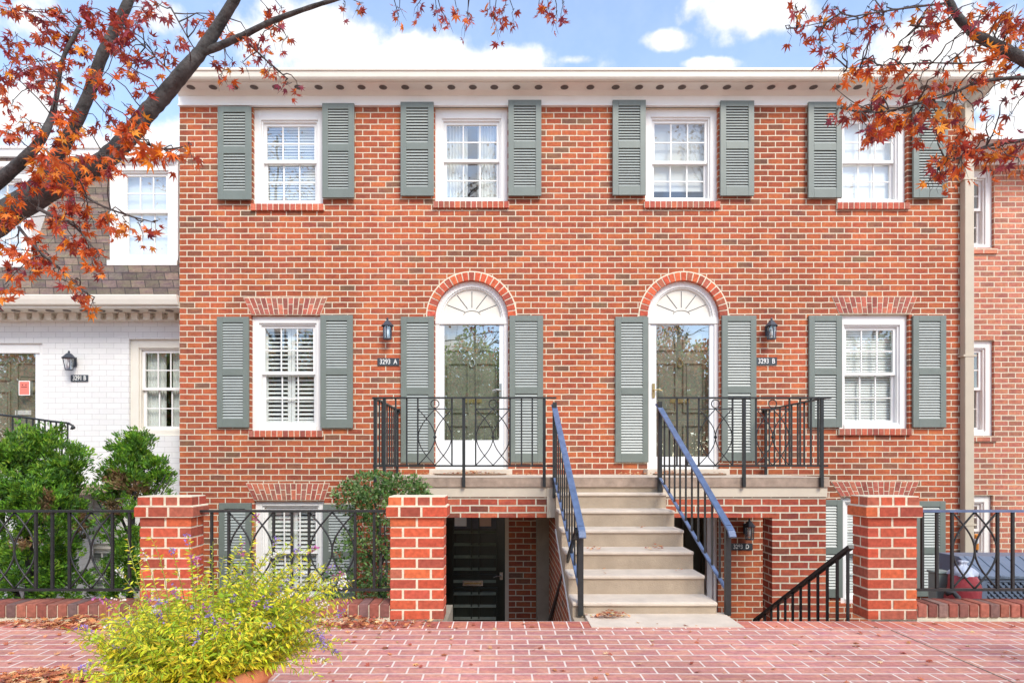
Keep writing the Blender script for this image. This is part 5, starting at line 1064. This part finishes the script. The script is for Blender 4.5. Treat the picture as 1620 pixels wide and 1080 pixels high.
for i in range(760):
    a = U(0, 2 * pi); r = 0.25 * sqrt(R()); p0 = Vector((pc.x + r * cos(a), pc.y + r * sin(a), 0.38))
    tilt = radians(U(2, 30) + r / 0.25 * U(10, 62)); d = Vector((cos(a) * sin(tilt), sin(a) * sin(tilt), cos(tilt))); 
    fr_ = -1.5 < (a if a < pi else a - 2 * pi) < -0.15
    if fr_: tilt = min(tilt, radians(U(20, 46)))
    d = Vector((cos(a) * sin(tilt), sin(a) * sin(tilt), cos(tilt)))
    lf_ = max(0.0, -cos(a))
    tilt *= 1 - 0.56 * lf_; d = Vector((cos(a) * sin(tilt), sin(a) * sin(tilt), cos(tilt)))
    ln = (1 - 0.50 * lf_) * U(0.18, 0.44) * (1.12 if tilt < 0.6 else 1) * (1.1 - 0.25 * (tilt / 1.5)); 
    flw = None; q = R()
    if ln > 0.29 and q < 0.3: flw = PUR if q < 0.17 else (MAG if q < 0.24 else WHT)
    stem(p0, d, ln * (0.75 if fr_ else 1), U(0.0, 0.12) if fr_ else U(0.05, 0.30), int(ln * 120), flw)
# the longer stems seen against the pillar and window, reaching out to both sides
for px, py in ((222, 858), (236, 858), (290, 862), (250, 875), (190, 905), (205, 890), (345, 868), (365, 880), (385, 872), (395, 860), (430, 885), (445, 850), (460, 858), (480, 868), (495, 885), (452, 838), (470, 880), (418, 868), (405, 900), (310, 878), (330, 885), (270, 865), (512, 930), (530, 935), (548, 940), (505, 915), (560, 965), (500, 960), (540, 985), (520, 1000), (490, 1010), (478, 1040), (505, 1045), (560, 935), (545, 955), (575, 950), (530, 965), (182, 950), (195, 985), (200, 1020)):
    e = P(px, py, pd + U(-0.15, 0.1)); a = atan2(e.y - pc.y, e.x - pc.x); r = 0.17 * R(); p0 = Vector((pc.x + r * cos(a), pc.y + r * sin(a), 0.38))
    v = e - p0; ln = v.length * 1.06; h = Vector((v.x, v.y, v.z + ln * 0.22)).normalized(); stem(p0, h, ln, 0.10, int(ln * 100), random.choice([PUR, PUR, MAG, WHT, None, None]))
lv.build('foliage', M['green'], T); st.build('stem', M['green'], T); fl.build('blossom', M['petal'], T)

# ------------------------------------------------------------------ fallen leaves
random.seed(77)
fa = MB()
DRY = [(0.62, 0.25, 0.10), (0.50, 0.16, 0.07), (0.70, 0.36, 0.16), (0.36, 0.12, 0.07), (0.72, 0.50, 0.28), (0.42, 0.10, 0.06)]
def fallen(x, y, z, s, flat=0.5):
    a = U(0, 2 * pi); tip = Vector((cos(a), sin(a), U(-flat, flat) * 0.5)); nr = Vector((U(-flat, flat), U(-flat, flat), 1)).normalized()
    fa.cur = jit(random.choice(DRY), 0.25); maple_leaf(fa, Vector((x, y, z)), tip, nr, s, U(-0.3, 0.35), thin=U(0.26, 0.4))
def pile(px0, px1, d0, d1, n, z=0.0, h=0.03, s=0.04):
    for i in range(n):
        t = random.gauss(0.5, 0.2); d = U(d0, d1); x = FX(lerp(px0, px1, t), d); e = max(0, 1 - abs(t - 0.5) * 2); fallen(x, d - DF, z + 0.008 + U(0, h) * e, s * U(0.6, 1.1))
pile(40, 215, 4.38, 4.66, 240, h=0.05); pile(-40, 120, 4.45, 4.66, 60); pile(480, 640, 4.42, 4.66, 190, h=0.05, s=0.035); pile(330, 520, 4.5, 4.66, 90); pile(600, 720, 4.45, 4.62, 40, s=0.03)
pile(-60, 220, 3.26, 3.46, 420, h=0.05); pile(-60, 260, 3.0, 3.3, 260, h=0.04)
pile(935, 1000, 4.70, 4.82, 70, z=0.006, h=0.05, s=0.032); pile(925, 960, 5.48, 5.6, 14, z=0.42, s=0.025); pile(1018, 1055, 5.5, 5.66, 22, z=0.42, h=0.04, s=0.03)
pile(1000, 1030, 5.85, 5.98, 5, z=0.58, s=0.025); pile(940, 980, 5.2, 5.4, 5, z=0.26, s=0.02); pile(1060, 1090, 5.2, 5.4, 5, z=0.26, s=0.02)
for a, b, n in ((690, 800, 190), (640, 700, 25), (795, 880, 25), (1010, 1110, 110), (965, 1030, 40), (1100, 1160, 18)): pile(a, b, 7.45, 7.95, n, z=1.075 if n > 60 else 1.063, h=0.035, s=0.03)
for i in range(190):
    d = U(2.9, 4.6); px = U(0, 1620); fallen(FX(px, d), d - DF, 0.008, U(0.015, 0.036), 0.4)
for i in range(60):
    d = U(3.0, 4.6); px = U(0, 620); fallen(FX(px, d), d - DF, 0.008, U(0.02, 0.04), 0.4)
for i in range(60):
    a = U(0, 2 * pi); r = U(0.08, 0.26); fallen(pc.x + r * cos(a), pc.y + r * sin(a), 0.395 + U(0, 0.04), U(0.03, 0.05), 1.0)
for i in range(150): fallen(U(-6, -1), U(-3.0, -0.2), -1.25, 0.04)
tag(fa.build('fallen_leaves', M['litter']), 'dry brown and orange maple leaves scattered over the brick pavement and steps', 'fallen leaves', kind='stuff')

# ------------------------------------------------------------------ trees across the walk, seen mirrored in the glass
M['far_leaf'] = None
def far_tree(label, x, y, h, r, pal, n, bare=False, seed=1, zc=0.62):
    random.seed(seed); T = thing('street_tree', label, 'tree', (x, y, 0), 'trees across the walk mirrored in the glass')
    mb = MB(); mb.smooth = True; mb.tube([(x, y, 0), (x + 0.1, y, h * 0.3), (x - 0.1, y, h * 0.6), (x, y, h * 0.92)], [0.2, 0.16, 0.1, 0.03], 8); tips = []
    def grow(p, d, l, rad, lev):
        e = p + d * l; mb.tube([p, p.lerp(e, 0.5) + rdir() * l * 0.06, e], [rad, rad * 0.75, rad * 0.5], 5, False)
        tips.append(e)
        if lev: 
            for k in range(3): grow(p.lerp(e, U(0.5, 1)), (d + rdir() * 0.75 + Vector((0, 0, 0.15))).normalized(), l * U(0.55, 0.8), rad * 0.5, lev - 1)
    for k in range(9 if bare else 6):
        a = 2 * pi * k / 9 + U(-.3, .3); z = h * U(0.3, 0.7); grow(Vector((x, y, z)), Vector((cos(a), sin(a), U(0.5, 1.2))).normalized(), h * (0.17 if bare else 0.14), 0.06, 4 if bare else 2)
    mb.build('trunk', M['bark'], T)
    lf = MB()
    for i in range(n):
        if bare: p = random.choice(tips) + rdir() * 0.25
        else:
            v = rdir(); p = Vector((x, y, h * zc)) + Vector((v.x * r, v.y * r * 0.7, v.z * h * 0.36)) * (U(0.1, 1) ** 0.55) * (1 + 0.25 * sin(v.x * 7 + seed) * cos(v.z * 6))
        lf.cur = jit(random.choice(pal), 0.3); k_ = 1 if bare else 1.7; dv = rdir() * U(0.07, 0.15) * k_; sd = dv.cross(rdir()).normalized() * U(0.03, 0.06) * k_; lf.add([p, p + dv * 0.5 + sd, p + dv, p + dv * 0.5 - sd], [(0, 1, 2, 3)])
    lf.build('crown', M['far_leaf'], T)
G_ = [(0.26, 0.38, 0.12), (0.36, 0.46, 0.15), (0.48, 0.54, 0.20), (0.18, 0.27, 0.10)]; O_ = [(0.78, 0.36, 0.16), (0.72, 0.28, 0.14), (0.52, 0.24, 0.14), (0.78, 0.50, 0.22)]
M['far_leaf'] = attr_mat('sunlit_leaf', 0.5, 0.72, 0.2, 12, 0.0)
for lab, x, pal, sd in (('orange leaved tree mirrored in the storm door of the white house', -25.5, O_ + O_ + G_, 4), ('dense green tree mirrored in the window of the white house', -18.8, G_ + O_[:1], 15), ('mixed green and orange tree mirrored in the left middle window', -11.8, G_ + O_, 5), ('green tree standing left of the walk, mirrored beside the left door', -6.4, G_, 16),
        ('leafy green tree mirrored in the left storm door', -1.5, G_ + G_ + O_[:2], 2), ('broad green tree mirrored between the storm doors', 4.0, G_ + O_[2:], 13), ('orange leaved tree mirrored in the right storm door', 9.4, O_ + O_ + G_, 3), ('mixed tree mirrored beside the right storm door', 14.5, G_ + O_[:2], 21), ('dense green tree mirrored in the right middle window', 19.8, G_ + O_[2:3], 6)):
    far_tree(lab, x, -24 - (sd % 3) * 0.5, 10.6, 3.2, pal, 15000, seed=sd, zc=0.42)
for lab, x, sd in (('tall bare tree mirrored in the second upper window', -3.6, 7), ('tall bare tree mirrored in the third upper window', 10.0, 8), ('tall bare tree mirrored in the leftmost upper window', -9.0, 12)):
    far_tree(lab, x, -16, 15.5, 4, [(0.30, 0.14, 0.06), (0.22, 0.12, 0.06)], 1600, True, sd)

# ================================================================== SKY, SUN, CAMERA
w = bpy.data.worlds.new("World"); sc.world = w; w.use_nodes = True; nt = w.node_tree
bg = nt.nodes['Background']; out = nt.nodes['World Output']
SUN = Vector((0.46, -0.92, 0.98)).normalized()
sky = N(nt, 'ShaderNodeTexSky', sky_type='NISHITA', sun_disc=False); sky.sun_elevation = math.asin(SUN.z); sky.sun_rotation = atan2(SUN.x, SUN.y); sky.air_density = 1.0; sky.dust_density = 0.3; sky.ozone_density = 1.6
L(nt, sky.outputs[0], bg.inputs[0]); bg.inputs[1].default_value = 0.15
tc = N(nt, 'ShaderNodeTexCoord')
# cumulus: banks placed by direction in the sky, edges broken up by noise
n1 = N(nt, 'ShaderNodeTexNoise', Scale=9.0, Detail=9.0, Roughness=0.56); L(nt, tc.outputs['Generated'], n1.inputs['Vector'])
n2 = N(nt, 'ShaderNodeTexNoise', Scale=24.0, Detail=8.0, Roughness=0.6); L(nt, tc.outputs['Generated'], n2.inputs['Vector'])
acc = None
def vm(op, a, b=None):
    n = N(nt, 'ShaderNodeMath', operation=op); 
    for i, v in enumerate((a, b)):
        if v is None: continue
        if isinstance(v, (int, float)): n.inputs[i].default_value = v
        else: L(nt, v, n.inputs[i])
    return n.outputs[0]
for px, py, rx, ry, amp in ((500, 60, 120, 62, 1.0), (640, 100, 130, 45, 1.0), (800, 105, 120, 34, 1.0), (450, 20, 60, 40, 0.8), (1180, 12, 110, 36, 0.9), (1052, 66, 44, 17, 0.95), (1120, 102, 44, 9, 0.9), (900, 95, 40, 10, 0.8), (1480, 75, 140, 60, 0.95), (1570, 150, 110, 50, 0.9), (1600, 205, 90, 30, 1.0), (40, 165, 90, 50, 0.75), (180, 225, 120, 36, 0.9), (235, 25, 60, 40, 0.6), (40, 30, 70, 30, 0.55)):
    v = Vector(((px - XV) / F, 1.0, (YH - py) / F)); s = v.length; v.normalize()
    right = Vector((1, 0, 0)); right = (right - v * right.dot(v)).normalized(); upv = right.cross(v)
    a = N(nt, 'ShaderNodeVectorMath', operation='DOT_PRODUCT'); L(nt, tc.outputs['Generated'], a.inputs[0]); a.inputs[1].default_value = right * (s * F / rx) 
    b = N(nt, 'ShaderNodeVectorMath', operation='DOT_PRODUCT'); L(nt, tc.outputs['Generated'], b.inputs[0]); b.inputs[1].default_value = upv * (s * F / ry)
    f_ = N(nt, 'ShaderNodeVectorMath', operation='DOT_PRODUCT'); L(nt, tc.outputs['Generated'], f_.inputs[0]); f_.inputs[1].default_value = v
    r2 = vm('ADD', vm('POWER', vm('ABSOLUTE', a.outputs['Value']), 2), vm('POWER', vm('ABSOLUTE', b.outputs['Value']), 2))
    g = vm('MULTIPLY', vm('EXPONENT', vm('MULTIPLY', r2, -0.7)), vm('GREATER_THAN', f_.outputs['Value'], 0.0)); g = vm('MULTIPLY', g, amp)
    acc = g if acc is None else vm('MAXIMUM', acc, g)
# unseen half cover of cloud behind the viewer, added for whiter frontal fill light
sepg = N(nt, 'ShaderNodeSeparateXYZ'); L(nt, tc.outputs['Generated'], sepg.inputs[0])
back = N(nt, 'ShaderNodeMapRange'); L(nt, sepg.outputs['Y'], back.inputs[0]); back.inputs[1].default_value = 0.45; back.inputs[2].default_value = 0.0; back.inputs[3].default_value = 0; back.inputs[4].default_value = 0.52
acc = vm('MAXIMUM', acc, back.outputs[0])
dens = vm('ADD', vm('ADD', acc, vm('MULTIPLY', vm('SUBTRACT', n1.outputs['Fac'], 0.5), 2.0)), vm('MULTIPLY', vm('SUBTRACT', n2.outputs['Fac'], 0.5), 0.45))
mr = N(nt, 'ShaderNodeMapRange', interpolation_type='SMOOTHSTEP'); L(nt, dens, mr.inputs[0]); mr.inputs[1].default_value = 0.38; mr.inputs[2].default_value = 0.80; mr.inputs[3].default_value = 0.13
cr = ramp(nt, n2.outputs['Fac'], [(0.35, (0.76, 0.79, 0.86)), (0.62, (1.0, 0.985, 0.955))])
cb = N(nt, 'ShaderNodeBackground'); L(nt, cr.outputs[0], cb.inputs[0]); cb.inputs[1].default_value = CLOUD = 0.52
mixs = N(nt, 'ShaderNodeMixShader'); L(nt, mr.outputs[0], mixs.inputs[0]); L(nt, bg.outputs[0], mixs.inputs[1]); L(nt, cb.outputs[0], mixs.inputs[2]); L(nt, mixs.outputs[0], out.inputs[0])
sl = bpy.data.lights.new('sun', 'SUN'); sl.energy = 1.5; sl.angle = radians(22); sl.color = (1.0, 0.935, 0.82)
so = bpy.data.objects.new('sun', sl); COL.objects.link(so); so.rotation_euler = (-SUN).to_track_quat('-Z', 'Y').to_euler()
cd = bpy.data.cameras.new('camera'); cam = bpy.data.objects.new('camera', cd); COL.objects.link(cam); sc.camera = cam
cd.sensor_width = 36; cd.lens = F / 1620 * 36; cd.shift_x = (810 - XV) / 1620; cd.shift_y = (YH - 540) / 1620; cd.clip_end = 2000; cd.clip_start = 0.05
cam.location = (0, -DF, EYE); cam.rotation_euler = (pi / 2, 0, 0)
sc.view_settings.view_transform = 'Standard'; sc.view_settings.look = 'None'; sc.view_settings.exposure = 1.32; sc.view_settings.gamma = 1; sc.view_settings.use_curve_mapping = False
sc.render.engine = 'CYCLES'; sc.cycles.use_denoising = True; sc.cycles.max_bounces = 8; sc.cycles.transparent_max_bounces = 12
